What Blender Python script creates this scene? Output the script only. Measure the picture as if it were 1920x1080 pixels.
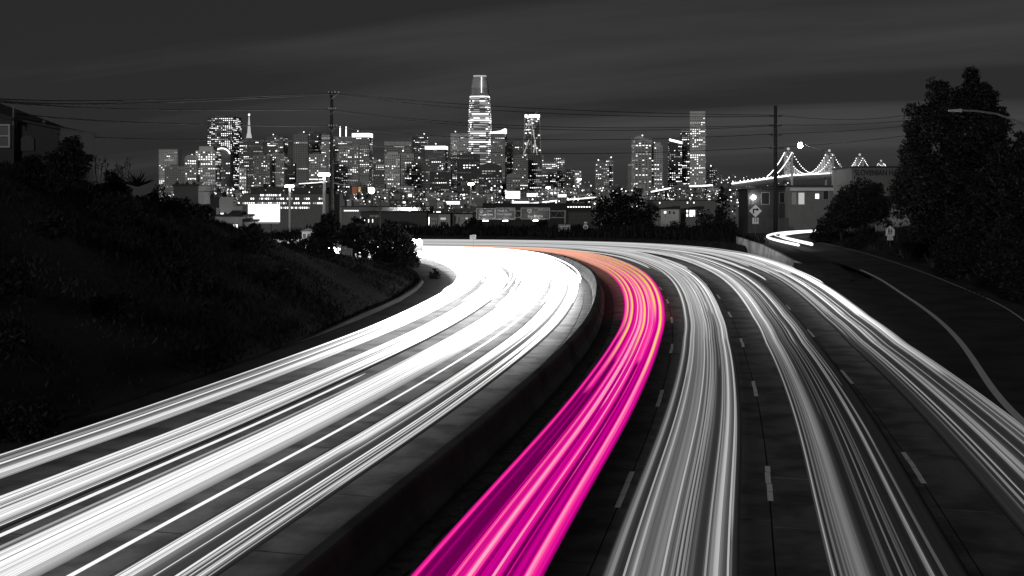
import bpy, math, random
import numpy as np
from mathutils import Vector, Matrix
SC = bpy.context.scene
for o in list(bpy.data.objects): bpy.data.objects.remove(o)
COL = SC.collection
R = math.radians

# ------------------------------------------------------------------ camera
F, H, YH, CX = 2250.0, 6.7, 383.0, 960.0          # focal length (px of 1920), eye height, horizon row, centre column
cam = bpy.data.cameras.new('camera'); camo = bpy.data.objects.new('camera', cam); COL.objects.link(camo)
camo.location = (0, 0, H); camo.rotation_euler = (R(90), 0, 0)
cam.sensor_width = 36; cam.lens = F / 1920 * 36; cam.shift_y = -(540 - YH) / 1920
cam.clip_start = 0.5; cam.clip_end = 40000
SC.camera = camo

# ------------------------------------------------------------------ sky, moon, exposure
SUN_EL, SUN_AZ = R(14), R(200)                     # azimuth clockwise from +Y: behind the camera, to the left
W = bpy.data.worlds.new('World'); SC.world = W; W.use_nodes = True
nt = W.node_tree; N = nt.nodes; L = nt.links; N.clear()
def nd(tree, kind, **kw):
    n = tree.nodes.new(kind)
    for k, v in kw.items(): setattr(n, k, v)
    return n
def mathn(tree, op, a, b=None, c=None):
    n = tree.nodes.new('ShaderNodeMath'); n.operation = op
    for i, v in enumerate((a, b, c)):
        if v is None: continue
        if isinstance(v, (int, float)): n.inputs[i].default_value = v
        else: tree.links.new(v, n.inputs[i])
    return n.outputs[0]
sky = nd(nt, 'ShaderNodeTexSky', sky_type='NISHITA', sun_disc=False, sun_elevation=SUN_EL, sun_rotation=SUN_AZ)
bw = nd(nt, 'ShaderNodeRGBToBW'); L.new(sky.outputs[0], bw.inputs[0])
flat = mathn(nt, 'POWER', bw.outputs[0], 0.22)
tc = nd(nt, 'ShaderNodeTexCoord'); sp = nd(nt, 'ShaderNodeSeparateXYZ'); L.new(tc.outputs['Generated'], sp.inputs[0])
zz = mathn(nt, 'ADD', mathn(nt, 'MAXIMUM', sp.outputs[2], 0.0), 0.085)
cv = nd(nt, 'ShaderNodeCombineXYZ')
L.new(mathn(nt, 'DIVIDE', sp.outputs[0], zz), cv.inputs[0]); L.new(mathn(nt, 'DIVIDE', sp.outputs[1], zz), cv.inputs[1])
mp = nd(nt, 'ShaderNodeMapping'); L.new(cv.outputs[0], mp.inputs[0])
mp.vector_type = 'TEXTURE'; mp.inputs['Location'].default_value = (13.6, 8.8, 0); mp.inputs['Rotation'].default_value = (0, 0, R(-26)); mp.inputs['Scale'].default_value = (9, 2.6, 1)
nz = nd(nt, 'ShaderNodeTexNoise'); L.new(mp.outputs[0], nz.inputs['Vector'])
nz.inputs['Scale'].default_value = 1.0; nz.inputs['Detail'].default_value = 6; nz.inputs['Roughness'].default_value = 0.55; nz.inputs['Distortion'].default_value = 0.8
rp = nd(nt, 'ShaderNodeValToRGB'); L.new(nz.outputs[0], rp.inputs[0])
rp.color_ramp.elements[0].position = 0.47; rp.color_ramp.elements[0].color = (0, 0, 0, 1)
rp.color_ramp.elements[1].position = 0.72; rp.color_ramp.elements[1].color = (1, 1, 1, 1)
cl = mathn(nt, 'MULTIPLY_ADD', rp.outputs[0], 1.25, 0.9)
val = mathn(nt, 'MULTIPLY', flat, cl)
bg = nd(nt, 'ShaderNodeBackground'); L.new(val, bg.inputs[0]); bg.inputs[1].default_value = 0.0185
wo = nd(nt, 'ShaderNodeOutputWorld'); L.new(bg.outputs[0], wo.inputs[0])
sun = bpy.data.lights.new('moon', 'SUN'); sun.energy = 0.50; sun.angle = R(8); sun.color = (1, 0.99, 0.97)
suno = bpy.data.objects.new('moon', sun); COL.objects.link(suno)
sd = Vector((math.sin(SUN_AZ) * math.cos(SUN_EL), math.cos(SUN_AZ) * math.cos(SUN_EL), math.sin(SUN_EL)))
suno.rotation_euler = sd.to_track_quat('Z', 'Y').to_euler(); suno.location = sd * 60
vs = SC.view_settings; vs.view_transform = 'Standard'; vs.look = 'None'; vs.exposure = 0; vs.gamma = 1; vs.use_curve_mapping = False

# ------------------------------------------------------------------ helpers
def at(px, py, Y): return Vector(((px - CX) / F * Y, Y, H - (py - YH) / F * Y))
def px2m(p, Y): return p / F * Y
rng = random.Random(7)
_m = {}
def mat(name, g, rough=0.8, var=0.25, scale=2.0, bump=0.0, spec=0.3, metal=0.0, stain=None, aniso=None):
    if name in _m: return _m[name]
    m = bpy.data.materials.new(name); m.use_nodes = True; t = m.node_tree
    p = t.nodes['Principled BSDF']
    p.inputs['Roughness'].default_value = rough; p.inputs['Specular IOR Level'].default_value = spec; p.inputs['Metallic'].default_value = metal
    c = (g, g, g) if isinstance(g, (int, float)) else g
    tcn = t.nodes.new('ShaderNodeTexCoord'); vec = tcn.outputs['Object']
    if aniso:
        mpn = t.nodes.new('ShaderNodeMapping'); mpn.inputs['Scale'].default_value = aniso; t.links.new(vec, mpn.inputs[0]); vec = mpn.outputs[0]
    n1 = t.nodes.new('ShaderNodeTexNoise'); n1.inputs['Scale'].default_value = scale; n1.inputs['Detail'].default_value = 7; n1.inputs['Roughness'].default_value = 0.65
    t.links.new(vec, n1.inputs['Vector'])
    oi = t.nodes.new('ShaderNodeObjectInfo')
    rr = mathn(t, 'MULTIPLY_ADD', oi.outputs['Random'], var * 0.5, 1 - var * 0.25)
    k = mathn(t, 'MULTIPLY_ADD', n1.outputs[0], var * 3, 1 - var * 1.5)
    k = mathn(t, 'MAXIMUM', mathn(t, 'MULTIPLY', k, rr), 0.15)
    if stain:
        n2 = t.nodes.new('ShaderNodeTexNoise'); n2.inputs['Scale'].default_value = stain; n2.inputs['Detail'].default_value = 4
        t.links.new(tcn.outputs['Object'], n2.inputs['Vector'])
        r2 = t.nodes.new('ShaderNodeValToRGB'); t.links.new(n2.outputs[0], r2.inputs[0])
        r2.color_ramp.elements[0].position = 0.38; r2.color_ramp.elements[0].color = (0.45,) * 3 + (1,)
        r2.color_ramp.elements[1].position = 0.55; r2.color_ramp.elements[1].color = (1, 1, 1, 1)
        k = mathn(t, 'MULTIPLY', k, r2.outputs[0])
    mx = t.nodes.new('ShaderNodeVectorMath'); mx.operation = 'SCALE'; mx.inputs[0].default_value = c; t.links.new(k, mx.inputs['Scale'])
    t.links.new(mx.outputs[0], p.inputs['Base Color'])
    if bump:
        b = t.nodes.new('ShaderNodeBump'); b.inputs['Strength'].default_value = bump; b.inputs['Distance'].default_value = 0.05
        t.links.new(n1.outputs[0], b.inputs['Height']); t.links.new(b.outputs[0], p.inputs['Normal'])
    _m[name] = m; return m
def emat(name, s, color=(1, 1, 1), sample='NONE'):
    if name in _m: return _m[name]
    m = bpy.data.materials.new(name); m.use_nodes = True; t = m.node_tree; t.nodes.clear()
    e = t.nodes.new('ShaderNodeEmission'); e.inputs[0].default_value = (*color, 1); e.inputs[1].default_value = s
    o = t.nodes.new('ShaderNodeOutputMaterial'); t.links.new(e.outputs[0], o.inputs[0])
    m.cycles.emission_sampling = sample; _m[name] = m; return m
def trailmat():
    m = bpy.data.materials.new('light_streak'); m.use_nodes = True; t = m.node_tree; t.nodes.clear()
    a = t.nodes.new('ShaderNodeAttribute'); a.attribute_name = 'glow'
    e = t.nodes.new('ShaderNodeEmission'); t.links.new(a.outputs['Color'], e.inputs[0]); e.inputs[1].default_value = 1
    o = t.nodes.new('ShaderNodeOutputMaterial'); t.links.new(e.outputs[0], o.inputs[0])
    m.cycles.emission_sampling = 'FRONT_BACK'; return m

class MB:
    def __init__(s): s.v = []; s.f = []; s.mi = []; s.M = None
    def P(s, p):
        p = Vector(p); return s.M @ p if s.M else p
    def add(s, vs, fs, mi=0):
        b = len(s.v); s.v += [tuple(s.P(p)) for p in vs]; s.f += [tuple(b + i for i in f) for f in fs]; s.mi += [mi] * len(fs); return s
    def box(s, x0, x1, y0, y1, z0, z1, mi=0):
        return s.add([(x0,y0,z0),(x1,y0,z0),(x1,y1,z0),(x0,y1,z0),(x0,y0,z1),(x1,y0,z1),(x1,y1,z1),(x0,y1,z1)],
                     [(0,3,2,1),(4,5,6,7),(0,1,5,4),(1,2,6,5),(2,3,7,6),(3,0,4,7)], mi)
    def quad(s, a, b, c, d, mi=0): return s.add([a, b, c, d], [(0, 1, 2, 3)], mi)
    def prism(s, pts, y0, y1, mi=0):           # outline in x,z extruded along y
        n = len(pts)
        return s.add([(x, y0, z) for x, z in pts] + [(x, y1, z) for x, z in pts],
                     [tuple(range(n)), tuple(range(2 * n - 1, n - 1, -1))] + [(i, n + i, n + (i + 1) % n, (i + 1) % n) for i in range(n)], mi)
    def tube(s, pts, r, n=6, mi=0, r1=None):
        pts = [Vector(p) for p in pts]; rings = []; m = len(pts)
        for i, p in enumerate(pts):
            t = (pts[min(i + 1, m - 1)] - pts[max(i - 1, 0)]).normalized()
            u = t.cross(Vector((0, 0, 1)))
            if u.length < 1e-3: u = t.cross(Vector((0, 1, 0)))
            u.normalize(); w = t.cross(u)
            rad = r if r1 is None else r + (r1 - r) * i / max(1, m - 1)
            rings.append([p + (u * math.cos(2 * math.pi * k / n) + w * math.sin(2 * math.pi * k / n)) * rad for k in range(n)])
        fs = []
        for i in range(m - 1):
            for k in range(n): fs.append((i*n+k, i*n+(k+1)%n, (i+1)*n+(k+1)%n, (i+1)*n+k))
        fs += [tuple(range(n - 1, -1, -1)), tuple((m-1)*n + k for k in range(n))]
        return s.add([q for rg in rings for q in rg], fs, mi)
    def ball(s, c, r, seg=10, rings=6, mi=0, sz=1):
        c = Vector(c); vs = [c + Vector((0, 0, r * sz))]
        for i in range(1, rings):
            a = math.pi * i / rings
            for k in range(seg):
                b = 2 * math.pi * k / seg; vs.append(c + Vector((math.sin(a)*math.cos(b)*r, math.sin(a)*math.sin(b)*r, math.cos(a)*r*sz)))
        vs.append(c - Vector((0, 0, r * sz))); fs = [(0, 1 + k, 1 + (k + 1) % seg) for k in range(seg)]
        for i in range(rings - 2):
            for k in range(seg):
                a = 1 + i*seg + k; b = 1 + i*seg + (k+1) % seg; fs.append((a, a + seg, b + seg, b))
        l = len(vs) - 1; o = 1 + (rings - 2) * seg
        fs += [(l, o + (k + 1) % seg, o + k) for k in range(seg)]
        return s.add(vs, fs, mi)
    def disc(s, c, r, axis, n=14, th=0.02, mi=0):
        a = Vector(axis).normalized(); return s.tube([Vector(c) - a * th / 2, Vector(c) + a * th / 2], r, n, mi)
    def build(s, name, mats, parent=None, smooth=False):
        me = bpy.data.meshes.new(name); me.from_pydata(s.v, [], s.f)
        for m in (mats if isinstance(mats, (list, tuple)) else [mats]): me.materials.append(m)
        if any(s.mi): me.polygons.foreach_set('material_index', s.mi)
        if smooth: me.polygons.foreach_set('use_smooth', [True] * len(me.polygons))
        me.update(); return link(name, me, parent)
def link(name, me, parent=None):
    o = bpy.data.objects.new(name, me); COL.objects.link(o)
    if parent is not None: setp(o, parent)
    return o
WM = {}
def setp(o, parent):
    o.parent = parent; o.matrix_parent_inverse = WM.get(parent.name, Matrix.Identity(4)).inverted()
def tag(o, label=None, cat=None, group=None, kind=None):
    if label: o['label'] = label
    if cat: o['category'] = cat
    if group: o['group'] = group
    if kind: o['kind'] = kind
    return o
def thing(name, loc, label, cat, group=None):
    o = bpy.data.objects.new(name, None); COL.objects.link(o); o.location = loc; o.empty_display_size = 0.3
    WM[o.name] = Matrix.Translation(Vector(loc)); return tag(o, label, cat, group)
def text_mesh(name, txt, size, origin, m, parent, depth=0.01, align='CENTER', xs=1.0, face='-Y', bold=0.0):
    cu = bpy.data.curves.new(name, 'FONT'); cu.body = txt; cu.size = size; cu.align_x = align; cu.align_y = 'CENTER'; cu.extrude = depth; cu.offset = bold
    cu.resolution_u = 3
    to = bpy.data.objects.new(name, cu); COL.objects.link(to)
    dg = bpy.context.evaluated_depsgraph_get(); dg.update()
    me = bpy.data.meshes.new_from_object(to.evaluated_get(dg)); bpy.data.objects.remove(to); bpy.data.curves.remove(cu)
    Mx = Matrix.Translation(Vector(origin)) @ Matrix.Rotation(R(90), 4, 'X') @ Matrix.Diagonal((xs, 1, 1, 1))
    me.transform(Mx); me.materials.clear(); me.materials.append(m); me.name = name
    return link(name, me, parent)

# ------------------------------------------------------------------ plan curves (metres)
def spline(P, n=500):
    P = np.array(P, float); d = np.r_[0, np.cumsum(np.linalg.norm(np.diff(P, axis=0), axis=1) ** .5)]
    t = np.linspace(0, d[-1], n); m = len(P); h = np.diff(d); A = np.zeros((m, m)); Q = np.zeros((m, 2)); A[0, 0] = A[-1, -1] = 1
    for i in range(1, m - 1):
        A[i, i-1] = h[i-1]; A[i, i] = 2*(h[i-1]+h[i]); A[i, i+1] = h[i]; Q[i] = 6*((P[i+1]-P[i])/h[i]-(P[i]-P[i-1])/h[i-1])
    S = np.linalg.solve(A, Q); k = np.clip(np.searchsorted(d, t, side='right') - 1, 0, m - 2)
    a = (d[k+1]-t)[:, None]; b = (t-d[k])[:, None]; hk = h[k][:, None]
    return (S[k]*a**3+S[k+1]*b**3)/(6*hk)+(P[k]/hk-S[k]*hk/6)*a+(P[k+1]/hk-S[k+1]*hk/6)*b
Bc = spline([(-13,-30),(-7,0),(-2.95,21.6),(-.45,34.3),(2.75,53),(4.55,67),(6.05,84),(7.0,106),(6.2,129),(3.6,147),(-1.6,158),(-8,163),(-16,166),(-45,170)], 900)
arc = np.r_[0, np.cumsum(np.linalg.norm(np.diff(Bc, axis=0), axis=1))]
SMAX = arc[-1]
def Bp(s): return np.stack([np.interp(s, arc, Bc[:, 0]), np.interp(s, arc, Bc[:, 1])], -1)
def frame(s):
    s = np.asarray(s, float); p = Bp(s); q = Bp(np.minimum(s + 2, SMAX)) - Bp(np.maximum(s - 2, 0)); q /= np.linalg.norm(q, axis=-1, keepdims=True)
    return p, np.stack([q[..., 1], -q[..., 0]], -1)
SY = lambda Y: float(np.interp(Y, Bc[:700, 1], arc[:700]))      # station where the barrier passes a given depth
# half-widths along the station: left carriageway edge, right carriageway edge
kS = np.array([0, 30, 52, 75, 97, 114, 124, 134, 144, 154, 163, 170, 177, 184, 190, 260]); 
wL = lambda s: np.interp(s, [0, 45, 62, 114, 124, 134, 144, 154, 163, 172, 181, 190, 200, 215, 260], [13, 12.3, 12, 12.1, 12.4, 12.9, 13.9, 15, 16, 17.2, 18, 18.2, 18, 17, 16.5])
wR = lambda s: np.interp(s, [0, 30, 50, 85, 97, 106, 115, 125, 135, 146, 156, 166, 176, 185, 192, 199, 210, 230, 260], [15.6, 15.1, 14.7, 14.5, 15, 15.7, 16.5, 17.4, 18.4, 19.6, 20.9, 22.2, 23.6, 25.5, 27.8, 29, 28.6, 27, 26])
def pos(s, frac=None, off=None):
    p, n = frame(s); s = np.asarray(s, float)
    o = off if frac is None else (frac * wR(s) if np.all(np.asarray(frac) >= 0) else frac * wL(s))
    return p + n * np.asarray(o)[..., None] if np.ndim(o) else p + n * o
def sstep(a, b, x): t = np.clip((x - a) / (b - a), 0, 1); return t * t * (3 - 2 * t)
RLc = spline([(12.2,15),(14.9,33),(17.4,43.4),(20.4,53.5),(24.7,69.5),(29.8,93),(32.4,109),(33.4,125),(34.2,150),(35.6,172),(40,190),(47,199),(60,204),(80,206)])
RRc = spline([(15,15),(19.5,38),(24,52),(29.6,69.5),(33.7,85),(37,104),(39,125),(40.4,150),(42,165),(45,178),(51,187),(62,192),(80,194)])
def ramp_z(Y): return 1.5 * sstep(85, 155, Y)

# ------------------------------------------------------------------ materials
M_ground = mat('soil', 0.025, 0.95, 0.5, 0.6, 0.6)
M_asph = mat('asphalt', 0.045, 0.85, 0.4, 4, 0.35, stain=0.35)
M_conc = mat('concrete_pavement', 0.13, 0.8, 0.3, 3.5, 0.25, stain=0.7)
M_joint = mat('joint_sealant', 0.015, 0.9, 0.2, 5)
M_paint = mat('road_paint', 0.85, 0.6, 0.15, 9, 0.2)
M_bar = mat('barrier_concrete', 0.13, 0.8, 0.22, 1.6, 0.25, stain=0.35)
M_wallc = mat('retaining_concrete', 0.7, 0.85, 0.3, 1.2, 0.3, stain=0.5, aniso=(1, 1, 0.35))  # base colour lightened in place of headlight beams falling on the wall
M_kerb = mat('kerb_concrete', 0.06, 0.85, 0.3, 2, 0.2)
M_leafs = [mat('foliage_a', 0.018, 0.9, 0.4, 0.8, spec=.05), mat('foliage_b', 0.026, 0.9, 0.4, 0.8, spec=.05), mat('foliage_c', 0.042, 0.85, 0.4, 0.9, spec=.08)]
M_dry = mat('dry_grass', 0.06, 0.9, 0.5, 0.5)
M_bark = mat('bark', 0.07, 0.95, 0.4, 3, 0.5)
M_wood = mat('creosote_wood', 0.04, 0.9, 0.4, 3, 0.3)
M_wire = mat('wire_rubber', 0.012, 0.6, 0.1)
M_steel = mat('galvanised_steel', 0.4, 0.45, 0.2, 4, 0, 0.5, 0.6)
M_dsteel = mat('dull_steel', 0.16, 0.6, 0.2, 4, 0, 0.4, 0.3)
M_signw = mat('sign_white', 0.8, 0.5, 0.08, 3)
M_signg = mat('sign_green', 0.17, 0.5, 0.1, 3)
M_black = mat('sign_black', 0.01, 0.5, 0.1)
M_glass = mat('dark_glass', 0.05, 0.2, 0.2, 1, 0, 0.5)
M_roof = mat('roof_tar', 0.05, 0.9, 0.3, 1.5)
G = {k: mat('facade_' + k, v, 0.8, 0.2, 0.05) for k, v in dict(black=0.14, dark=0.26, mid=0.42, light=0.6, pale=0.78).items()}
GN = {k: mat('wall_' + k, v, 0.85, 0.2, 0.8, 0.1) for k, v in dict(black=0.05, dark=0.10, hall=0.15, mid=0.22, light=0.45, pale=0.7).items()}
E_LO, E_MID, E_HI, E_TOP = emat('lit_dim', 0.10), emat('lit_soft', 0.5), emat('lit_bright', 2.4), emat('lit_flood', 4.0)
E_AMB = emat('lit_amber', 1.0, (0.55, 0.32, 0.12)); E_RUST = emat('lit_rust', 0.35, (0.5, 0.2, 0.12))
WIN = [M_glass, E_LO, E_MID, E_HI, E_TOP]
M_streak = trailmat()

# ------------------------------------------------------------------ terrain
def nearest(P, C):
    d = np.full(len(P), 1e9); idx = np.zeros(len(P), int)
    for a in range(0, len(P), 20000):
        D = ((P[a:a+20000, None, :] - C[None]) ** 2).sum(-1); idx[a:a+20000] = D.argmin(1); d[a:a+20000] = np.sqrt(D.min(1))
    return d, idx
sW = np.linspace(0, SMAX, 300); Wc = pos(sW, off=-wL(sW)); Ec = pos(sW, off=wR(sW))
def side(P, C, idx):
    j = np.clip(idx, 1, len(C) - 2); t = C[j + 1] - C[j - 1]; v = P - C[j]; return t[:, 0] * v[:, 1] - t[:, 1] * v[:, 0]   # >0 left of the curve
def hill_noise(X, Y): return (np.sin(X*.31+Y*.17)*.5 + np.sin(X*.13-Y*.41+1)*.5 + np.sin(X*.83+Y*.71)*.25 + np.sin(X*.05+Y*.07+2)*.8)
def height(X, Y):
    X = np.asarray(X, float).ravel(); Y = np.asarray(Y, float).ravel(); P = np.stack([X, Y], 1)
    far = -30 * sstep(215, 520, Y) - 6 * sstep(700, 1500, Y)
    dW, iW = nearest(P, Wc); dE, iE = nearest(P, Ec); dR, iR = nearest(P, RRc); dL, iL = nearest(P, RLc)
    left = side(P, Wc, iW) > 0; right = side(P, Ec, iE) < 0; past_ramp = side(P, RRc, iR) < 0; in_ramp = (side(P, RLc, iL) < 0) & ~past_ramp
    z = np.full(len(X), -0.25)
    # left cut slope
    Hy = np.interp(Y, [-60, 40, 55, 70, 85, 97, 110, 125, 150, 190], [12, 10.5, 9.2, 8.4, 6.6, 4.9, 2.9, 1.6, 1.2, 1.0])
    Uy = np.interp(Y, [0, 40, 60, 75, 100, 120, 150], [19, 17, 15, 17, 18, 12, 8])
    hz = Hy * np.clip((dW - 2.0) / Uy, 0, 1) ** 0.9
    hz += 0.35 * hill_noise(X, Y) * sstep(2.5, 8, dW) * np.minimum(1, Hy / 5)
    z = np.where(left, np.where(dW < 2.0, -0.25, hz - 0.25 * (1 - sstep(2, 3.5, dW)) ), z)
    # right: beyond the outer edge
    ez = 1.1 * sstep(1.5, 7, dE) * sstep(150, 175, Y)
    rz = ramp_z(Y)
    gz = np.where(right, np.maximum(ez, np.where(Y > 120, rz * sstep(1.2, 1.8, dE), -0.25)) - 0.25 * (dE < 1.5), z)
    gz = np.where(right & (Y < 100), -0.25, gz)
    gz = np.where(in_ramp, rz - 0.25, gz)
    Hr = np.interp(Y, [-20, 40, 80, 110, 140, 160, 175, 190], [11, 9.5, 8, 6.5, 5, 3.6, 1.2, 0.2])
    rh = rz + Hr * np.clip((dR - 2.2) / 15, 0, 1) ** 0.8 + 0.3 * hill_noise(X, Y) * sstep(3, 8, dR) * (Y < 178) - 0.2 * (dR < 2)
    gz = np.where(past_ramp & right, rh, gz)
    z = np.where(right, gz, z)
    return z + far
def terrain():
    xs = np.r_[-12000, -7000, -4000, -2400, -1400, -800, -450, -280, -190, -140, np.arange(-110, -70, 4.), np.arange(-70, 75, 1.0), np.arange(75, 112, 4.), 140, 190, 280, 450, 800, 1400, 2400, 4000, 7000, 12000]
    ys = np.r_[-400, -200, -100, -60, np.arange(-40, 215, 1.25), np.arange(216, 300, 6.), np.arange(310, 560, 20.), 620, 700, 800, 950, 1100, 1300, 1500, 1900, 2500, 3300, 4500, 7000, 12000, 20000]
    Xg, Yg = np.meshgrid(xs, ys); Z = height(Xg, Yg); nx, ny = len(xs), len(ys)
    V = np.stack([Xg.ravel(), Yg.ravel(), Z], 1)
    fs = [(j*nx+i, j*nx+i+1, (j+1)*nx+i+1, (j+1)*nx+i) for j in range(ny-1) for i in range(nx-1)]
    me = bpy.data.meshes.new('ground'); me.from_pydata(V.tolist(), [], fs); me.materials.append(M_ground)
    me.polygons.foreach_set('use_smooth', [True] * len(fs)); me.update()
    tag(link('ground', me), 'dark earth ground falling from the cut slopes to the flat city', kind='structure')
terrain()
def hz1(x, y): return float(height([x], [y])[0])

# ------------------------------------------------------------------ carriageways
def ribbon(mb, A, Bb, z=0.0, mi=0, zf=None):
    n = len(A); za = [z if zf is None else z + float(zf(p[1])) for p in A]; zb = [z if zf is None else z + float(zf(p[1])) for p in Bb]
    mb.add([(A[i][0], A[i][1], za[i]) for i in range(n)] + [(Bb[i][0], Bb[i][1], zb[i]) for i in range(n)],
           [(n + i, n + i + 1, i + 1, i) for i in range(n - 1)], mi)
ss = np.linspace(0, SMAX, 260)
def carriage(name, f0, f1, label):
    mb = MB(); ribbon(mb, pos(ss, off=f0(ss)), pos(ss, off=f1(ss)), -0.03)
    return tag(mb.build(name, M_joint), label, kind='structure')
road_l = carriage('road', lambda s: -wL(s) - 1.6, lambda s: -0.1 + 0 * s, 'left carriageway of the freeway under the white streaks')
road_r = carriage('road', lambda s: 0.1 + 0 * s, lambda s: wR(s) + 1.3, 'right carriageway of the freeway with painted lane dashes')
def strip(o, f0, f1, s0, s1, z, m, name, parent, n=None):
    n = n or max(2, int((s1 - s0) / 1.5) + 1); s = np.linspace(s0, s1, n); mb = MB()
    ribbon(mb, pos(s, off=f0(s)), pos(s, off=f1(s)), z); return mb.build(name, m, parent)
FR = [0.288, 0.515, 0.765, 1.0]; 
lanesR = [(lambda s: 1.0 + 0*s, lambda s: FR[0]*wR(s)), (lambda s: FR[0]*wR(s), lambda s: FR[1]*wR(s)), (lambda s: FR[1]*wR(s), lambda s: FR[2]*wR(s)), (lambda s: FR[2]*wR(s), lambda s: wR(s))]
FL = [0.085, 0.29, 0.505, 0.72, 0.93]
lanesL = [((lambda a: lambda s: -a*wL(s))(FL[i+1]), (lambda a: lambda s: -a*wL(s))(FL[i])) for i in range(4)]
r2 = random.Random(11)
def slab(f0, f1, sa, sb, parent, skew):
    n = 3; s = np.linspace(sa, sb, n); g = 0.018
    a0 = pos(s + skew, off=f0(s + skew) + g); a1 = pos(s - skew, off=f1(s - skew) - g); dz = r2.uniform(-0.004, 0.004)
    mb = MB(); vs = []
    for z in (dz - 0.02, dz): vs += [(p[0], p[1], z) for p in a0] + [(p[0], p[1], z) for p in a1]
    N_ = 2 * n; fs = []
    for i in range(n - 1): fs.append((N_+n+i, N_+n+i+1, N_+i+1, N_+i))
    per = list(range(n)) + list(range(2*n-1, n-1, -1))
    for k in range(len(per)):
        a, b = per[k], per[(k+1) % len(per)]; fs.append((a, b, N_+b, N_+a))
    mb.add(vs, fs); return mb.build('paving_slab', M_conc, parent)
for lanes, par, smax in ((lanesR, road_r, SY(100)), (lanesL, road_l, SY(86))):
    for f0, f1 in lanes:
        s = SY(14) + r2.uniform(0, .6)
        while s < smax:
            e = s + r2.choice((3.9, 4.3, 4.6, 4.9)); slab(f0, f1, s + .022, e - .022, par, 0.12); s = e
        strip(None, f0, f1, s + .012, SMAX, 0.0, M_conc, 'far_pavement', par, 90)
        strip(None, f0, f1, 0, SY(14) - .012, 0.0, M_conc, 'near_pavement', par, 20)
# shoulders
strip(None, lambda s: 0.45 + 0*s, lambda s: 0.985 + 0*s, 0, SMAX, -0.002, M_asph, 'shoulder', road_r, 150)
strip(None, lambda s: -FL[0]*wL(s) + .015, lambda s: -0.45 + 0*s, 0, SMAX, -0.002, mat('shoulder_concrete', .14, .8, .45, 3, .3, stain=1.2), 'shoulder', road_l, 150)
strip(None, lambda s: -wL(s) - 1.5, lambda s: -FL[4]*wL(s) - .015, 0, SMAX, -0.002, M_asph, 'shoulder', road_l, 150)
strip(None, lambda s: wR(s) + .015, lambda s: wR(s) + 1.2, 0, SMAX, -0.002, M_asph, 'shoulder', road_r, 150)
# painted dashes, each of a few worn pieces
def dash(fr, sc, par, lo, w=0.13):
    mb = MB(); a = sc - lo / 2; k = 0
    while a < sc + lo / 2 - .2:
        e = min(a + r2.uniform(.7, 1.3), sc + lo / 2); s = np.linspace(a, e - .03, 3); j = r2.uniform(-.012, .012)
        ribbon(mb, pos(s, off=fr(s) - w/2 + j), pos(s, off=fr(s) + w/2 + j), 0.009); a = e
    mb.build('lane_dash', M_paint, par)
def station_of(px, py):
    Y = F * H / (py - YH); p = np.array([(px - CX) / F * Y, Y]); d = np.linalg.norm(Bc - p, axis=1); return float(arc[d.argmin()])
for fr, pts in ((FR[0], [(1179,915),(1233,746),(1255,653),(1254,600),(1242,565),(1225,541)]), (FR[1], [(1441,905),(1414,728),(1389,642),(1363,590),(1334,556),(1301,532)]),
                (FR[2], [(1703,874),(1589,707),(1521,625),(1470,576)])):
    st = [station_of(*p) for p in pts]; st = [st[0] - 14.6, st[0] - 29.2] + st + [st[-1] + 14.6 * k for k in range(1, 4)]
    for s_ in st: dash((lambda a: lambda s: a * wR(s))(fr), s_, road_r, 3.66)
for fr in FL[1:4]:
    s_ = SY(2) + r2.uniform(0, 10)
    while s_ < SY(110): dash((lambda a: lambda s: -a * wL(s))(fr), s_, road_l, 3.66); s_ += 14.6
# right edge: worn, crumbled paint strip as broken pieces
mb = MB(); s_ = SY(33)
while s_ < SY(118):
    l = r2.uniform(.25, .8); s = np.linspace(s_, s_ + l, 2); w = r2.uniform(.10, .30); j = r2.uniform(-.06, .06)
    o0 = wR(s) + .1 - w + j; ribbon(mb, pos(s, off=o0), pos(s, off=o0 + w), 0.009); s_ += l + r2.choice((0, .02, .05, .2))
tag(mb.build('edge_line', M_paint, road_r), 'worn crumbling white edge line beside the gore')

# median barrier: continuous concrete profile
def profile_run(name, prof, s0, s1, n, m, off=0.0, parent=None, smooth=True, zf=None):
    s = np.linspace(s0, s1, n); p, nn = frame(s); mb = MB(); k = len(prof); vs = []
    for i in range(n):
        o = off(s[i]) if callable(off) else off
        for (x, z) in prof: q = p[i] + nn[i] * (o + x); vs.append((q[0], q[1], z + (zf(q[1]) if zf else 0)))
    fs = [(i*k+j, i*k+j+1, (i+1)*k+j+1, (i+1)*k+j) for i in range(n-1) for j in range(k-1)]
    fs += [tuple(range(k)), tuple((n-1)*k + j for j in range(k-1, -1, -1))]
    mb.add(vs, fs); return mb.build(name, m, parent)
br = thing('median_barrier', (0, 0, 0), 'long curving concrete median barrier between the white and the pink streaks', 'barrier')
prof = [(-.42, -.02), (-.42, .09), (-.26, .33), (-.15, .86), (-.12, .90), (.12, .90), (.15, .86), (.26, .33), (.42, .09), (.42, -.02)]
s0 = 0
while s0 < SMAX - 1:
    e = min(s0 + 12.2, SMAX); profile_run('barrier_segment', prof, s0 + .006, e - .006, 14, M_bar, parent=br); s0 = e
# dark oily drain strip next to the barrier on the pink side
strip(None, lambda s: 0.46 + .12*np.sin(s*.7)*0, lambda s: 0.95 + .1*np.sin(s*1.9) + .08*np.sin(s*.83), SY(16), SY(110), 0.004, mat('broken_asphalt', .07, .9, .6, 5, .8, stain=2.5), 'drain_strip', road_r, 120)
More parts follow.
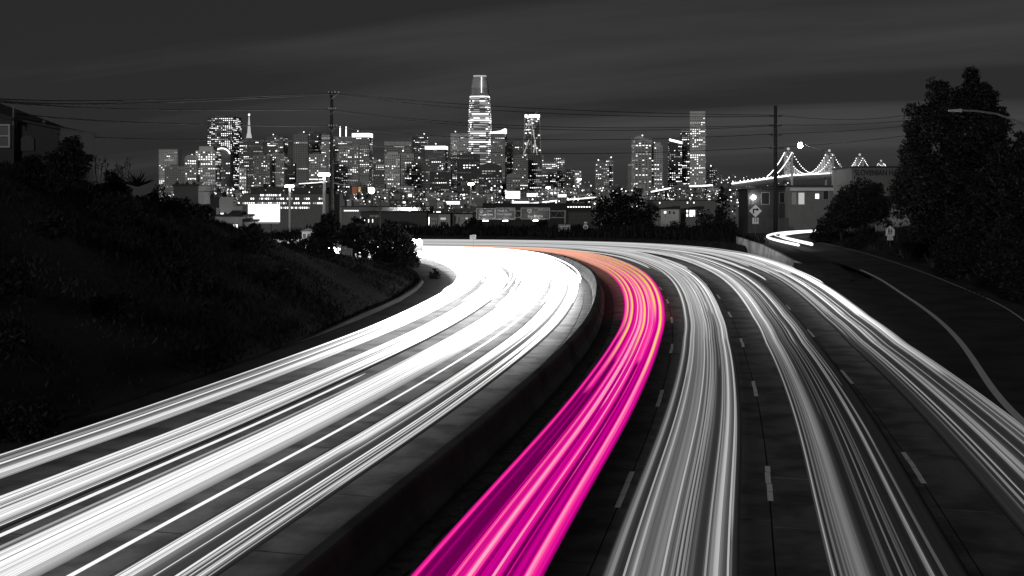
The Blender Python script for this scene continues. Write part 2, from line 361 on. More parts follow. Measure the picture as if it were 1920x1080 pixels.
# left edge kerb / dike
kb = profile_run('kerb', [(-.16, -.05), (-.13, .22), (.06, .22), (.16, -.02)], SY(48), SY(150), 120, M_kerb, off=lambda s: -float(wL(s)) - 1.75, zf=lambda Y: -.3 * (1 - float(sstep(52, 74, Y))))
tag(kb, 'low asphalt kerb along the foot of the left slope', 'kerb')

# ------------------------------------------------------------------ ramp, gore, retaining wall
def resample(C, y0, y1, n):
    a = np.r_[0, np.cumsum(np.linalg.norm(np.diff(C, axis=0), axis=1))]; t = np.linspace(np.interp(y0, C[:300,1], a[:300]) if y0 is not None else 0, a[-1] if y1 is None else np.interp(y1, C[:400,1], a[:400]), n)
    return np.stack([np.interp(t, a, C[:, 0]), np.interp(t, a, C[:, 1])], 1)
mb = MB(); A_ = resample(RLc, 20, None, 120); B_ = resample(RRc, 20, None, 120)
dA = (B_ - A_); dA /= np.linalg.norm(dA, axis=1)[:, None]
ribbon(mb, A_ - dA * 0.7, B_ + dA * 1.6, 0.004, zf=ramp_z)
ramp = tag(mb.build('ramp_road', M_asph), 'dark asphalt off-ramp climbing to the right of the freeway', kind='structure')
def line_along(C, y0, y1, w, name, label=None, zf=ramp_z):
    p = resample(C, y0, y1, 90); t = np.gradient(p, axis=0); t /= np.linalg.norm(t, axis=1)[:, None]; n_ = np.stack([t[:, 1], -t[:, 0]], 1)
    mb = MB(); ribbon(mb, p - n_ * w, p + n_ * w, 0.012, zf=zf); o = mb.build(name, M_paint, ramp); 
    if label: o['label'] = label
line_along(RLc, 34, 113, .14, 'edge_line', 'solid white line on the left of the ramp'); line_along(RRc, 50, 165, .05, 'edge_line', 'thin white line on the right of the ramp')
# gore paving between the outer lane and the ramp
sg = np.linspace(SY(36), SY(104), 70); Eg = pos(sg, off=wR(sg) + 1.21); 
Lg = np.stack([np.interp(Eg[:, 1], RLc[:330, 1], RLc[:330, 0]) - .35, Eg[:, 1]], 1); Lg[:, 0] = np.maximum(Lg[:, 0], Eg[:, 0] + .01)
mb = MB(); ribbon(mb, Eg, Lg, 0.0, zf=ramp_z); tag(mb.build('gore_pavement', M_asph), 'dark paved wedge between freeway and ramp', kind='structure')
# gore island: raised kerbed wedge running up to the wall
sg = np.linspace(SY(101), SY(121), 26); Eg = pos(sg, off=wR(sg) + 1.5); Lg = np.stack([np.interp(Eg[:, 1], RLc[:330, 1], RLc[:330, 0]) - 1.1, Eg[:, 1]], 1)
k = np.linspace(0, 1, 26) ** .5; mid = (Eg + Lg) / 2; Eg2 = mid + (Eg - mid) * k[:, None]; Lg2 = mid + (Lg - mid) * k[:, None]
gi = thing('gore_island', (float(mid[0, 0]), float(mid[0, 1]), 0), 'kerbed wedge of worn paving in front of the pale retaining wall', 'traffic island')
mb = MB(); n = 26; zt = lambda y: .14 + float(ramp_z(y)) * .8
vs = [(p[0], p[1], zt(p[1])) for p in Eg2] + [(p[0], p[1], zt(p[1])) for p in Lg2] + [(p[0], p[1], -.2) for p in Eg2] + [(p[0], p[1], -.2) for p in Lg2]
fs = [(n+i, n+i+1, i+1, i) for i in range(n-1)] + [(i, i+1, 2*n+i+1, 2*n+i) for i in range(n-1)] + [(n+i+1, n+i, 3*n+i, 3*n+i+1) for i in range(n-1)] + [(0, 2*n, 3*n, n)]
mb.add(vs, fs); mb.build('paving', M_asph, gi)
mb = MB(); ribbon(mb, Eg2 + (mid - Eg2) * .02, Eg2 + (mid - Eg2) * np.minimum(.35, .25 / np.maximum(.05, np.linalg.norm(mid - Eg2, axis=1)))[:, None], 0.006, zf=zt); mb.build('kerb_edge', M_kerb, gi)
# retaining wall
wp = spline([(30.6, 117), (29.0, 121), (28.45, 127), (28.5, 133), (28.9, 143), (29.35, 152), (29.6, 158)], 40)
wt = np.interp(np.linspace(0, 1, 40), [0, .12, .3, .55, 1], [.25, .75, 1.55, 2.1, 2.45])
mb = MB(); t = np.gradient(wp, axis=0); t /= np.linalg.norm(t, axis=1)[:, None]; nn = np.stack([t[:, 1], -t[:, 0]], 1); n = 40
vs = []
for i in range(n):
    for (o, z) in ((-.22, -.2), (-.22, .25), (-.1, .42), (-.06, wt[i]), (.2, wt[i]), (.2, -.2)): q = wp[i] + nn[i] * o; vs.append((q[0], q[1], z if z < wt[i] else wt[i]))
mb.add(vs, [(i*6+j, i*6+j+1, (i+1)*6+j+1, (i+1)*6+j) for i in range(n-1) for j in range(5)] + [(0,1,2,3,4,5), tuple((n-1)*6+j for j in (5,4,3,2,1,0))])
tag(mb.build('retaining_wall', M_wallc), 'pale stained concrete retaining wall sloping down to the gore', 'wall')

# ------------------------------------------------------------------ streaks of head and tail lights
def streaks(name, tubes, label, dark_under=False):
    V = []; Fc = []; C = []; hi = .35 if dark_under else 1.0
    b = 0
    for t in tubes:
        s = t['s']; n = len(s); p, nn = frame(s); o = t['off'](s) + 0 * s; r = np.full(n, t['r']); 
        if t.get('taper', True): r[0] *= .15; r[-1] *= .15
        c = p + nn * o[:, None]; z = t['z'] + t.get('wob', 0) * np.sin(s * .05 + t['z'] * 90)
        ring = []
        for (a, h) in ((-1, 0), (0, hi), (1, 0), (0, -.6)):
            q = c + nn * (a * r)[:, None]; ring.append(np.c_[q, z + h * r])
        V.append(np.stack(ring, 1).reshape(-1, 3)); C.append(np.repeat(t['col'](s, c[:, 1]), 4, axis=0))
        i = np.arange(n - 1)[:, None] * 4 + b
        for k in range(4):
            k2 = (k + 1) % 4; Fc.append(np.concatenate([i + k, i + k2, i + 4 + k2, i + 4 + k], 1))
        b += n * 4
    V = np.concatenate(V); Fc = np.concatenate(Fc); C = np.concatenate(C)
    me = bpy.data.meshes.new(name); me.from_pydata(V.tolist(), [], Fc.tolist()); me.materials.append(M_streak)
    if dark_under:  # black undersides added on the near strands, keeping their glow off the road
        me.materials.append(M_black); me.polygons.foreach_set('material_index', np.concatenate([np.where(Bp(t['s'])[:-1, 1] > 70, 0, 0 if k < 2 else 1) for t in tubes for k in range(4)]).astype(np.int32))
    a = me.attributes.new('glow', 'FLOAT_COLOR', 'POINT'); a.data.foreach_set('color', np.c_[C, np.ones(len(C))].astype(np.float32).ravel())
    me.update(); return tag(link(name, me), label, 'light streaks', kind='stuff')
def stations(s0, s1): 
    n = max(4, int((s1 - s0) / 1.9)); return np.linspace(s0, s1, n)
S_IN, S_OUT = SY(-4), SMAX - 2
q = random.Random(23)
def far_boost(Y, k, a=40, b=85): return 1 + k * sstep(a, b, Y)
def bundle(f0, f1, left, n_big, n_thin, amp, base, boost, zb=.62, cuts=.25, step=.034, fr_far=None):
    """parallel streaks: brightness across the lane is a sum of soft lines, some of which start part-way along"""
    wid = 12.0 if left else 14.5; sgn = -1 if left else 1; wf = wL if left else wR; W_ = (f1 - f0) * wid; lines = []
    for k in range(n_big): lines.append((q.uniform(.06, W_ - .06), q.uniform(.045, .16), amp * q.choice((.15, .25, .4, .6, .9)), SY(q.uniform(20, 80)) if q.random() < cuts else -99, q.uniform(-.05, .05)))
    for k in range(n_thin): lines.append((q.uniform(.03, W_ - .03), q.uniform(.014, .03), amp * q.choice((.3, .5, .8, 1.0)), SY(q.uniform(20, 70)) if q.random() < cuts else -99, q.uniform(-.06, .06)))
    out = []; u = 0.0; ph = q.uniform(0, 6)
    while u < W_:
        edge = min(1, u / .12, (W_ - u) / .12); grain = q.uniform(.82, 1.18)
        def colf(s, Y, u=u, edge=edge, grain=grain):
            g = np.full(len(s), base * (.25 + .75 * edge) * grain)
            for (c, w, a, s0, dr) in lines:
                d = (u - c - dr * (s - 60) / 60.0) / w; g = g + a * np.exp(-d * d) * sstep(s0 - .3, s0 + .3, s) * grain
            g = np.minimum(g, 1.05) * far_boost(Y, boost); return np.stack([g, g, g], 1)
        def offf(s, u=u):
            v = f0 + u / wid
            if fr_far is None: return sgn * v * wf(s)
            k = sstep(60, 130, Bp(s)[:, 1]); tt = u / W_; return sgn * ((1 - k) * v + k * (fr_far[0] + tt * (fr_far[1] - fr_far[0]))) * wf(s)
        out.append(dict(s=stations(S_IN, S_OUT), off=offf, z=zb + .07 * math.sin(u * 5 + ph) + q.uniform(-.012, .012), r=step * .66, col=colf, taper=False)); u += step
    return out
def single(off, left, lev, s0, s1, r=.05, z=.62, boost=3, drift=0.0):
    sgn = -1 if left else 1; wf = wL if left else wR
    return dict(s=stations(s0, s1), off=lambda s: sgn * (off + drift * (s - s0) / (s1 - s0)) * wf(s), z=z, r=r,
                col=lambda s, Y: np.stack([lev * far_boost(Y, boost)] * 3, 1))
FB = 13
LA = bundle(.745, .90, True, 7, 14, .75, .035, FB); LB = bundle(.56, .68, True, 5, 14, .85, .05, FB)
LC = bundle(.34, .468, True, 9, 16, 1.0, .09, FB, zb=.68, cuts=.15); LD = bundle(.115, .27, True, 7, 24, .72, .05, FB + 3, cuts=.45)
# far widening fill: extra streaks appear where the lanes merge into one glare
for i in range(46):
    f = q.uniform(.09, .86); LD.append(single(f, True, q.uniform(.5, .9), SY(q.uniform(70, 96)), S_OUT, .07, q.uniform(.5, 1.0), 8, q.uniform(-.02, .02)))
for (lst, a, b, n) in ((LA, .765, .875, 6), (LB, .56, .68, 5), (LC, .34, .468, 6), (LD, .115, .27, 7)):
    for i in range(n): lst.append(single(q.uniform(a, b), True, q.uniform(.5, 1.0), S_IN if q.random() < .6 else SY(q.uniform(20, 60)), S_OUT, q.uniform(.012, .026), q.uniform(.62, .72), 5, q.uniform(-.012, .012)))
streaks('headlight_streaks', LA, 'outermost band of white headlight streaks along the foot of the dark left slope')
streaks('headlight_streaks', LB, 'second band of white headlight streaks from the left slope')
streaks('headlight_streaks', LC, 'broadest and brightest band of white headlight streaks, third from the slope')
streaks('headlight_streaks', LD, 'grey and white band of headlight streaks nearest the median barrier')
o = streaks('headlight_streak', [single(.525, True, .95, S_IN, SY(42), .040, .62, 0)], 'lone thin white streak ending in a point between two headlight bands'); o['category'] = 'light streak'; del o['kind']
o = streaks('headlight_streak', [single(.316, True, 1.0, S_IN, S_OUT, .042, .6, 8)], 'lone white streak along the lower side of the broadest headlight band'); o['category'] = 'light streak'; del o['kind']
# right carriageway
R2 = bundle(.325, .47, False, 7, 18, .24, .032, 2.0, zb=.75, cuts=.4, step=.03)
R3 = bundle(.572, .715, False, 3, 13, .16, .012, 6, zb=.75, cuts=.35, step=.03)
R4 = bundle(.815, .985, False, 6, 16, .26, .022, 4.0, zb=.75, cuts=.4, step=.03)
for i in range(5): R2.append(single(q.uniform(.34, .46), False, q.uniform(.2, .45), S_IN, S_OUT, .018, .9, .6))
for i in range(7): R3.append(single(q.uniform(.575, .71), False, q.uniform(.06, .16), S_IN, S_OUT, .016, q.uniform(.8, .92), 3))
for i in range(34): R4.append(single(q.uniform(.3, .99), False, q.uniform(.2, .45), SY(q.uniform(85, 125)), S_OUT, .07, q.uniform(.5, 1.0), 1))
for (lst, a, b, n, lo, hi) in ((R2, .335, .46, 9, .10, .4), (R3, .58, .705, 9, .05, .22), (R4, .82, .98, 10, .08, .35)):     # single lamps wandering within the lane, some braking in late
    for i in range(n): lst.append(single(q.uniform(a, b), False, q.uniform(lo, hi), S_IN if q.random() < .55 else SY(q.uniform(24, 80)), S_OUT, q.uniform(.010, .020), q.uniform(.78, .95), 1.5, q.uniform(-.03, .03)))
streaks('taillight_streaks', R2, 'grey band of tail light streaks just right of the pink one')
streaks('taillight_streaks', R3, 'thin faint grey streaks in the third lane from the barrier')
streaks('taillight_streaks', R4, 'broad grey band of streaks in the outer lane beside the gore')
PT = np.array([0, .12, .35, .6, .8, 1.05]); PC = np.array([(.06, .0, .032), (.16, .0, .085), (.62, .0, .28), (1, .02, .33), (1, .14, .43), (1, .50, .60)])
YEL, ORG = np.array((1, .70, .13)), np.array((1, .60, .20))
W_ = .144 * 14.5; Lf = lambda f, w, a, y0=None, dr=0.0: (f * W_, w, a, -99 if y0 is None else SY(y0), dr)
lines = [Lf(.025, .045, .42), Lf(.05, .03, .40), Lf(.14, .05, .10), Lf(.22, .03, .16, 30), Lf(.335, .04, .75), Lf(.42, .09, .66), Lf(.47, .05, .12, 44), Lf(.545, .06, .26), Lf(.60, .03, .85), Lf(.635, .05, .30), Lf(.72, .03, .12, 27), Lf(.79, .07, .26),
         Lf(.88, .06, .78), Lf(.905, .03, .28), Lf(.965, .05, .34), Lf(.28, .06, .30, 46), Lf(.17, .08, .52, 38), Lf(.70, .08, .55, 46), Lf(.51, .03, .5, 36)]
for k in range(16): lines.append((q.uniform(.1, W_ - .1), q.uniform(.012, .022), q.uniform(.12, .36), SY(q.uniform(24, 60)) if q.random() < .4 else -99, q.uniform(-.16, .16)))
ylines = [(f * W_, w, a, y0) for f, w, a, y0 in ((.08, .035, .9, 52), (.19, .045, 1, 40), (.33, .03, .9, 62), (.50, .05, .95, 44), (.64, .03, .9, 66), (.76, .06, 1, 60), (.90, .05, 1, 36))]
PK = []; u = 0.0
while u < W_:
    grain = q.uniform(.88, 1.12)
    def colf(s, Y, u=u, grain=grain):
        g = np.full(len(s), .09)
        for (c, w, a, s0, dr) in lines:
            d = (u - c - dr * (s - 60) / 60.0) / w; g = g + a * np.exp(-d * d) * sstep(s0 - .3, s0 + .3, s)
        g = np.minimum(g * 1.1 * grain * (1 - .1 * sstep(60, 90, Y)) + .14 * sstep(40, 75, Y), 1.0); c3 = np.stack([np.interp(g, PT, PC[:, k]) for k in range(3)], 1)
        yk = np.zeros(len(s))
        for (c, w, a, y0) in ylines: d = (u - c) / (w * (1 + .35 * sstep(70, 110, Y))); yk = np.maximum(yk, a * np.exp(-d ** 4) * sstep(y0, y0 + 16, Y))
        k3 = sstep(105, 145, Y)[:, None]; yk = np.maximum(yk, .42 * sstep(100, 140, Y))[:, None]; c3 = np.maximum(c3, sstep(85, 125, Y)[:, None] * np.array([1, .26, .48])); return c3 * (1 - yk) + (YEL * (1 - k3) + ORG * k3) * yk
    def offf(s, u=u): k = sstep(55, 135, Bp(s)[:, 1]); t_ = u / W_; return ((1 - k) * (.118 + .144 * t_) + k * (.05 + t_ * .19)) * wR(s)
    PK.append(dict(s=stations(S_IN, S_OUT), off=offf, z=.72 + .06 * math.sin(u * 4) + q.uniform(-.01, .01), r=.028 * .66, col=colf, taper=False)); u += .028
streaks('taillight_streaks', PK, 'magenta and pink tail light streaks with yellow cores beside the median barrier', True)
# short streak of one car turning on the far ramp
def free_streak(pts, r, lev):
    P = spline([p[:2] for p in pts], 40); z = np.linspace(pts[0][2], pts[-1][2], 40); mb = MB(); mb.tube([(P[i, 0], P[i, 1], z[i]) for i in range(40)], r, 5); return mb
E_turn = emat('turning_headlight', 1.6, sample='FRONT_BACK')
ts = thing('headlight_streak', (38, 178, 1.5), 'short curved double streak of a car turning on the far ramp', 'light streak')
free_streak([at(1497,459.5,138), at(1452,449,158), at(1439,440,176), at(1462,434.5,194), at(1500,432,205), at(1540,431.5,213)], .17, 1).build('streak', E_turn, ts)
free_streak([at(1522,458,140), at(1478,447,160), at(1464,441,174), at(1482,436,186), at(1515,433.5,196), at(1545,432.8,200)], .2, 1).build('streak', E_turn, ts)
free_streak([at(1505,454,144), at(1466,445,164), at(1452,439.5,177), at(1474,434.5,192), at(1520,432.6,202)], .05, 1).build('streak', E_turn, ts)

# ------------------------------------------------------------------ vegetation
def crown_mesh(name, lobes, n, size, seed, mats=M_leafs, drop=0.0):
    g = np.random.default_rng(seed); V = []; wts = np.array([l[3] * l[4] * l[5] for l in lobes]) ** .72; wts /= wts.sum()
    pick = g.choice(len(lobes), n, p=wts); Lb = np.array(lobes)[pick]
    d = g.normal(size=(n, 3)); d /= np.linalg.norm(d, axis=1)[:, None]; rr = g.uniform(.25, 1.0, n) ** .45
    rr *= 1 + .16 * np.sin(d[:, 0] * 7 + pick) + .12 * np.sin(d[:, 2] * 9 + pick * 2)
    c = Lb[:, :3] + d * Lb[:, 3:6] * rr[:, None]; c[:, 2] -= drop * g.uniform(0, 1, n) ** 3
    a = g.normal(size=(n, 3)); a /= np.linalg.norm(a, axis=1)[:, None]; b = np.cross(a, g.normal(size=(n, 3))); b /= np.linalg.norm(b, axis=1)[:, None]
    sz = size * g.uniform(.5, 1.4, n)[:, None]
    V = np.stack([c - a*sz, c + b*sz*.45, c + a*sz, c - b*sz*.45], 1).reshape(-1, 3)
    Fq = np.arange(n * 4).reshape(-1, 4)
    me = bpy.data.meshes.new(name); me.from_pydata(V.tolist(), [], Fq.tolist())
    for m in mats: me.materials.append(m)
    me.polygons.foreach_set('material_index', g.choice(len(mats), n, p=[.5, .35, .15] if len(mats) == 3 else None).astype(np.int32)); me.update(); return me
def limb_set(mb, base, top, lobes, r, rg):
    base = Vector(base); top = Vector(top); pts = [base.lerp(top, t) + Vector((rg.uniform(-1, 1), rg.uniform(-1, 1), 0)) * r * 1.2 * (0 < t < 1) for t in (0, .25, .5, .75, 1)]
    mb.tube(pts, r, 7, r1=r * .45)
    for l in lobes:
        s = pts[rg.choice((2, 3))]; e = Vector(l[:3]); mid = s.lerp(e, .5) + Vector((0, 0, r)); mb.tube([s, mid, e, e + Vector((rg.uniform(-.5,.5)*l[3], 0, l[5]*.6))], r * .42, 5, r1=r * .08)
def tree(name, px, ytop, ybase, Y, wpx, label, lobes_rel, n, leaf, seed, cat='tree', zb=None, trunk=True, drop=0.0, group=None, mats=M_leafs, trunk_r=None):
    c = at(px, ybase, Y); zt = at(px, ytop, Y).z; base_z = hz1(c.x, Y) if zb is None else zb; w = px2m(wpx, Y) / 2; rg = random.Random(seed); h = zt - c.z
    t = thing(name, (c.x, Y, base_z - .2), label, cat, group)
    lobes = [(c.x + a * w, Y + b * w * .8, c.z + z * h, rx * w, rx * w * .85, rz * h) for (a, b, z, rx, rz) in lobes_rel]
    clumps = [(l[0], l[1], l[2], l[3] * .74, l[4] * .74, l[5] * .74) for l in lobes]              # dense hearts, then ragged clumps round them with gaps between
    for l in lobes:
        for k in range(11):
            d = Vector((rg.gauss(0, 1), rg.gauss(0, 1), rg.gauss(0, 1))).normalized(); f = rg.uniform(.62, 1.0); m_ = rg.uniform(.20, .40); sq = min(l[3], l[5]) * m_ * rg.uniform(.9, 1.3)
            clumps.append((l[0] + d.x * l[3] * f, l[1] + d.y * l[4] * f, l[2] + d.z * l[5] * f, sq * 1.25, sq * 1.2, sq))
    me = crown_mesh('crown', clumps, n, leaf, seed, mats, drop); o = link('crown', me, t)
    mb = MB(); zc = c.z + .55 * h; limb_set(mb, (c.x, Y, base_z - .3), (c.x, Y, max(zc, base_z + .5)), lobes, trunk_r or max(.06, min(.35, h * .03)), rg); mb.build('trunk', M_bark, t, True)
    return t
BIG = [(.36,0,.90,.26,.10), (-.02,.1,.82,.36,.13), (.6,0,.77,.3,.12), (-.48,0,.69,.36,.13), (.14,-.1,.65,.7,.18), (.77,0,.62,.28,.14), (-.72,0,.54,.28,.13), (-.2,-.2,.43,.7,.2), (.55,0,.43,.5,.2), (-.6,0,.27,.36,.16), (.3,0,.2,.6,.2), (.30,0,.96,.12,.05), (-.25,0,.88,.16,.07)]
BUSH = [(0,0,.5,.6,.45), (-.45,0,.38,.5,.36), (.45,0,.4,.5,.36), (-.1,-.2,.3,.8,.3), (.2,.1,.72,.4,.26)]
WIDE = [(-.6,0,.45,.38,.4), (-.25,0,.62,.42,.36), (.15,0,.66,.42,.33), (.55,0,.5,.42,.4), (0,-.2,.3,.9,.32), (-.1,.2,.75,.28,.22)]
CONE = [(0,0,.2,.95,.22), (0,0,.45,.7,.22), (0,0,.68,.45,.2), (0,0,.88,.2,.14)]
tree('tree', 1785, 128, 480, 112, 218, 'tall dark drooping tree on the right slope, highest in the picture', BIG, 64000, .19, 1, drop=.9)
tree('tree', 1890, 245, 520, 104, 150, 'dark tree at the right edge beside the tallest tree', BIG, 11000, .2, 2)
tree('shrub', 1738, 380, 500, 120, 60, 'dark shrub under the left side of the tallest tree', BUSH, 4500, .17, 42, 'shrub')
tree('shrub', 1622, 336, 432, 150, 120, 'large grey-green shrub below the hall lettering', BUSH, 14000, .17, 3, 'shrub')
tree('shrub', 1575, 350, 440, 158, 60, 'rounded shrub in front of the stucco house', BUSH, 4000, .18, 4, 'shrub')
for i, (px, yt, yb, Y, w, lb) in enumerate([(1800, 420, 520, 104, 110, 'dark brush on the right slope under the tallest tree'), (1880, 400, 540, 92, 110, 'dark brush on the right slope at the picture edge'), (1910, 470, 575, 84, 80, 'low dark brush beside the ramp at the right edge'), (1620, 420, 480, 146, 70, 'low brush on the bank left of the school crossing sign')]):
    tree('shrub', px, yt, yb, Y, w, lb, BUSH, 6000, .15, 140 + i, 'shrub')
tree('shrub', 1548, 392, 470, 165, 62, 'low dark shrub where the turning streak disappears', BUSH, 4000, .18, 5, 'shrub')
tree('tree', 1170, 350, 470, 214, 125, 'broad black tree in front of the far elevated freeway', WIDE, 10000, .3, 6)
tree('tree', 1354, 348, 460, 212, 46, 'small pointed dark tree left of the bend sign', CONE, 3500, .24, 7)
tree('tree', 612, 388, 480, 142, 66, 'dark tree at the foot of the left utility pole', BUSH, 5000, .2, 8)
tree('tree', 664, 402, 490, 138, 70, 'dark tree beside the rounded tree by the road bend', BUSH, 5000, .19, 9)
tree('tree', 733, 412, 500, 132, 100, 'wide rounded dark tree where the freeway disappears', BUSH, 8000, .2, 10)
tree('shrub', 765, 448, 520, 128, 50, 'low shrub overhanging the edge of the white streaks', BUSH, 3000, .15, 11, 'shrub')
tree('shrub', 815, 500, 535, 108, 26, 'small shrub at the tip of the left slope', BUSH, 800, .1, 43, 'shrub')
tree('tree', 878, 408, 470, 226, 62, 'dark tree right of the pale apartment blocks', BUSH, 3500, .26, 12)
tree('tree', 1008, 410, 470, 222, 60, 'dark tree below the bridge sign', BUSH, 3500, .26, 13)
tree('tree', 1075, 416, 470, 220, 60, 'dark tree behind the small guide sign', BUSH, 3500, .26, 14)
for i, (px, yt, Y, w, lb) in enumerate([(930, 424, 204, 60, 'dark hedge shrub below the left overhead sign'), (985, 426, 206, 70, 'dark hedge shrub between the overhead signs'), (1050, 434, 203, 80, 'dark hedge shrub left of the route shield'), (1130, 424, 202, 90, 'dark hedge shrub right of the route shield'),
        (1205, 410, 200, 100, 'dark hedge shrub below the broad black tree'), (1265, 412, 196, 90, 'dark shrub below the lit white houses'), (1320, 400, 190, 90, 'tall dark shrub left of the retaining wall'), (1358, 410, 184, 70, 'dark shrub standing at the end of the retaining wall')]):
    tree('shrub', px, yt, 470, Y, w, lb, BUSH, 4200, .22, 60 + i, 'shrub', group='dark shrubs along the far side of the bend')
for i, (px, yt, yb, Y, w, lb) in enumerate([(130, 250, 350, 66, 90, 'dark bush against the house at the top left'), (60, 285, 380, 60, 120, 'dark bush below the window of the top left house'), (210, 318, 400, 74, 90, 'dark bush on the crest left of the spiky plant'),
        (285, 345, 430, 84, 100, 'dark bush on the crest right of the spiky plant'), (360, 385, 460, 94, 90, 'dark bush below the chimneyed roofs'), (440, 425, 480, 106, 90, 'dark bush in front of the pale house'), (520, 430, 480, 114, 90, 'dark bush below the white billboard'), (575, 440, 490, 122, 70, 'dark bush left of the pole foot tree')]):
    tree('shrub', px, yt, yb, Y, w, lb, BUSH, 3800, .11, 80 + i, 'shrub', group='bushes along the crest of the left slope')
rs = random.Random(19)
for i in range(18):                                             # scrub scattered down the cut slope
    Yb = 34 + i * 4.6 + rs.uniform(-1, 1); ed = float(np.interp(Yb, Wc[:200, 1], Wc[:200, 0])); u_ = rs.uniform(4, 15); xb = ed - u_; zb_ = hz1(xb, Yb); hh = rs.uniform(.9, 2.0) if Yb < 82 else rs.uniform(.45, .8)
    pxb = CX + F * xb / Yb; ya = YH + F * (H - zb_) / Yb
    if pxb < -60: xb = (rs.uniform(-20, 90) - CX) / F * Yb; zb_ = hz1(xb, Yb); pxb = CX + F * xb / Yb; ya = YH + F * (H - zb_) / Yb
    ordn = ['nearest', 'second nearest', 'third nearest', 'fourth nearest', 'fifth nearest', 'sixth nearest', 'seventh nearest', 'eighth nearest', 'ninth nearest', 'tenth nearest', 'eighth farthest', 'seventh farthest', 'sixth farthest', 'fifth farthest', 'fourth farthest', 'third farthest', 'second farthest', 'farthest'][i]
    tree('shrub', pxb, ya - F * hh / Yb, ya, Yb, F * hh * 1.9 / Yb, f'{ordn} of the scrub bushes scattered down the left slope', BUSH, 2600, .09, 200 + i, 'shrub', group='scrub on the left slope')
# spiky agave-like plant on the crest
c = at(258, 345, 80); t = thing('spiky_plant', (c.x, 80, c.z - 1), 'spiky long-leaved plant standing out on the left crest', 'plant')
rg = random.Random(5)
for i in range(26):
    a = rg.uniform(-1.3, 1.3); l = rg.uniform(.7, 1.35); b = rg.uniform(-.6, .6); mb = MB(); tip = Vector((math.sin(a) * l, b * l, math.cos(a) * l * .95)); sd_ = Vector((math.cos(a), 0, -math.sin(a))) * .05
    base = c + Vector((0, 0, -.15)); mb.add([base - sd_, base + sd_, base + tip * .6 + sd_ * .8, base + tip, base + tip * .6 - sd_ * .8, base + tip * .4 + Vector((0, -.04, 0))], [(0, 1, 2, 5), (5, 2, 3), (5, 3, 4), (0, 5, 4)]); mb.build('leaf', M_leafs[0], t)
for (px, yb, hpx, Y, sd, lb) in ((190, 330, 42, 74, 1, 'thin dry weed stalks left of the spiky plant'), (232, 335, 40, 78, 2, 'thin dry weed stalks beside the spiky plant')):
    c = at(px, yb, Y); t = thing('weed', (c.x, Y, c.z - .5), lb, 'plant'); rg = random.Random(sd); mb = MB()
    for i in range(9):
        x = rg.uniform(-.5, .5); hh = px2m(hpx, Y) * rg.uniform(.5, 1); p0 = c + Vector((x, rg.uniform(-.3, .3), -.4)); p1 = p0 + Vector((rg.uniform(-.2, .2), 0, hh + .4)); mb.tube([p0, p0.lerp(p1, .5), p1], .012, 4)
        for k in range(5): m_ = p0.lerp(p1, rg.uniform(.55, 1)); mb.tube([m_, m_ + Vector((rg.uniform(-.15, .15), 0, rg.uniform(.04, .16)))], .02, 4)
    mb.build('stalks', M_leafs[1], t)
# ground cover on both slopes (grass and ivy nobody could count)
def cover(name, xr, yr, n, size, seed, keep, mats, label, tall=1.0):
    g = np.random.default_rng(seed); x = g.uniform(*xr, n); y = yr[0] + (yr[1] - yr[0]) * g.uniform(0, 1, n) ** 1.3; k = keep(x, y); x, y = x[k], y[k]
    dn = hill_noise(x * 1.7, y * 1.7); k = g.uniform(-2.6, 1.0, len(x)) < dn; x, y = x[k], y[k]; z = height(x, y); n = len(x); sz = size * g.uniform(.4, 1.5, n) * (1 + .4 * hill_noise(x * 1.7, y * 1.7))
    sz = np.maximum(sz, size * .3); c = np.stack([x, y, z], 1); a = g.uniform(0, 6.28, n); d = np.stack([np.cos(a), np.sin(a), 0 * a], 1)
    up = np.stack([g.normal(0, .45, n), g.normal(0, .45, n), np.ones(n) * tall], 1); s_ = sz[:, None]; off = g.uniform(-.05, .5, n)[:, None] * s_ * np.array([0, 0, 1.])
    V = np.stack([c + off - d*s_*.22, c + off + d*s_*.22, c + off + up*s_*.7 + d*s_*.15, c + off + up*s_*1.05], 1).reshape(-1, 3)
    me = bpy.data.meshes.new(name); me.from_pydata(V.tolist(), [], np.arange(n * 4).reshape(-1, 4).tolist())
    for m in mats: me.materials.append(m)
    me.polygons.foreach_set('material_index', ((hill_noise(x*.6+3, y*.6) + g.normal(0, .5, n)) > .55).astype(np.int32) * (len(mats) - 1)); me.update(); return tag(link(name, me), label, 'ground cover', kind='stuff')
def keepL(x, y): P = np.stack([x, y], 1); d, i = nearest(P, Wc); return (side(P, Wc, i) > 0) & (d > 2.1)
def keepR(x, y): P = np.stack([x, y], 1); d, i = nearest(P, RRc); return (side(P, RRc, i) < 0) & (d > 2.0) & (y < 180)
cover('slope_vegetation', (-42, -5), (14, 150), 200000, .17, 1, keepL, [M_leafs[1], M_dry], 'dark ivy and dry grass covering the left slope')
cover('slope_vegetation', (24, 66), (30, 178), 60000, .34, 2, keepR, [M_leafs[1], M_dry], 'dry grass and weeds covering the right slope', 1.3)
def keepF(x, y): P = np.stack([x, y], 1); d, i = nearest(P, Ec); return (side(P, Ec, i) < 0) & (d > 1.9) & (y > 158)
cover('verge_vegetation', (-40, 34), (158, 225), 26000, .5, 3, keepF, [M_leafs[0], M_leafs[1]], 'dark weeds along the far verge of the bend', 1.4)

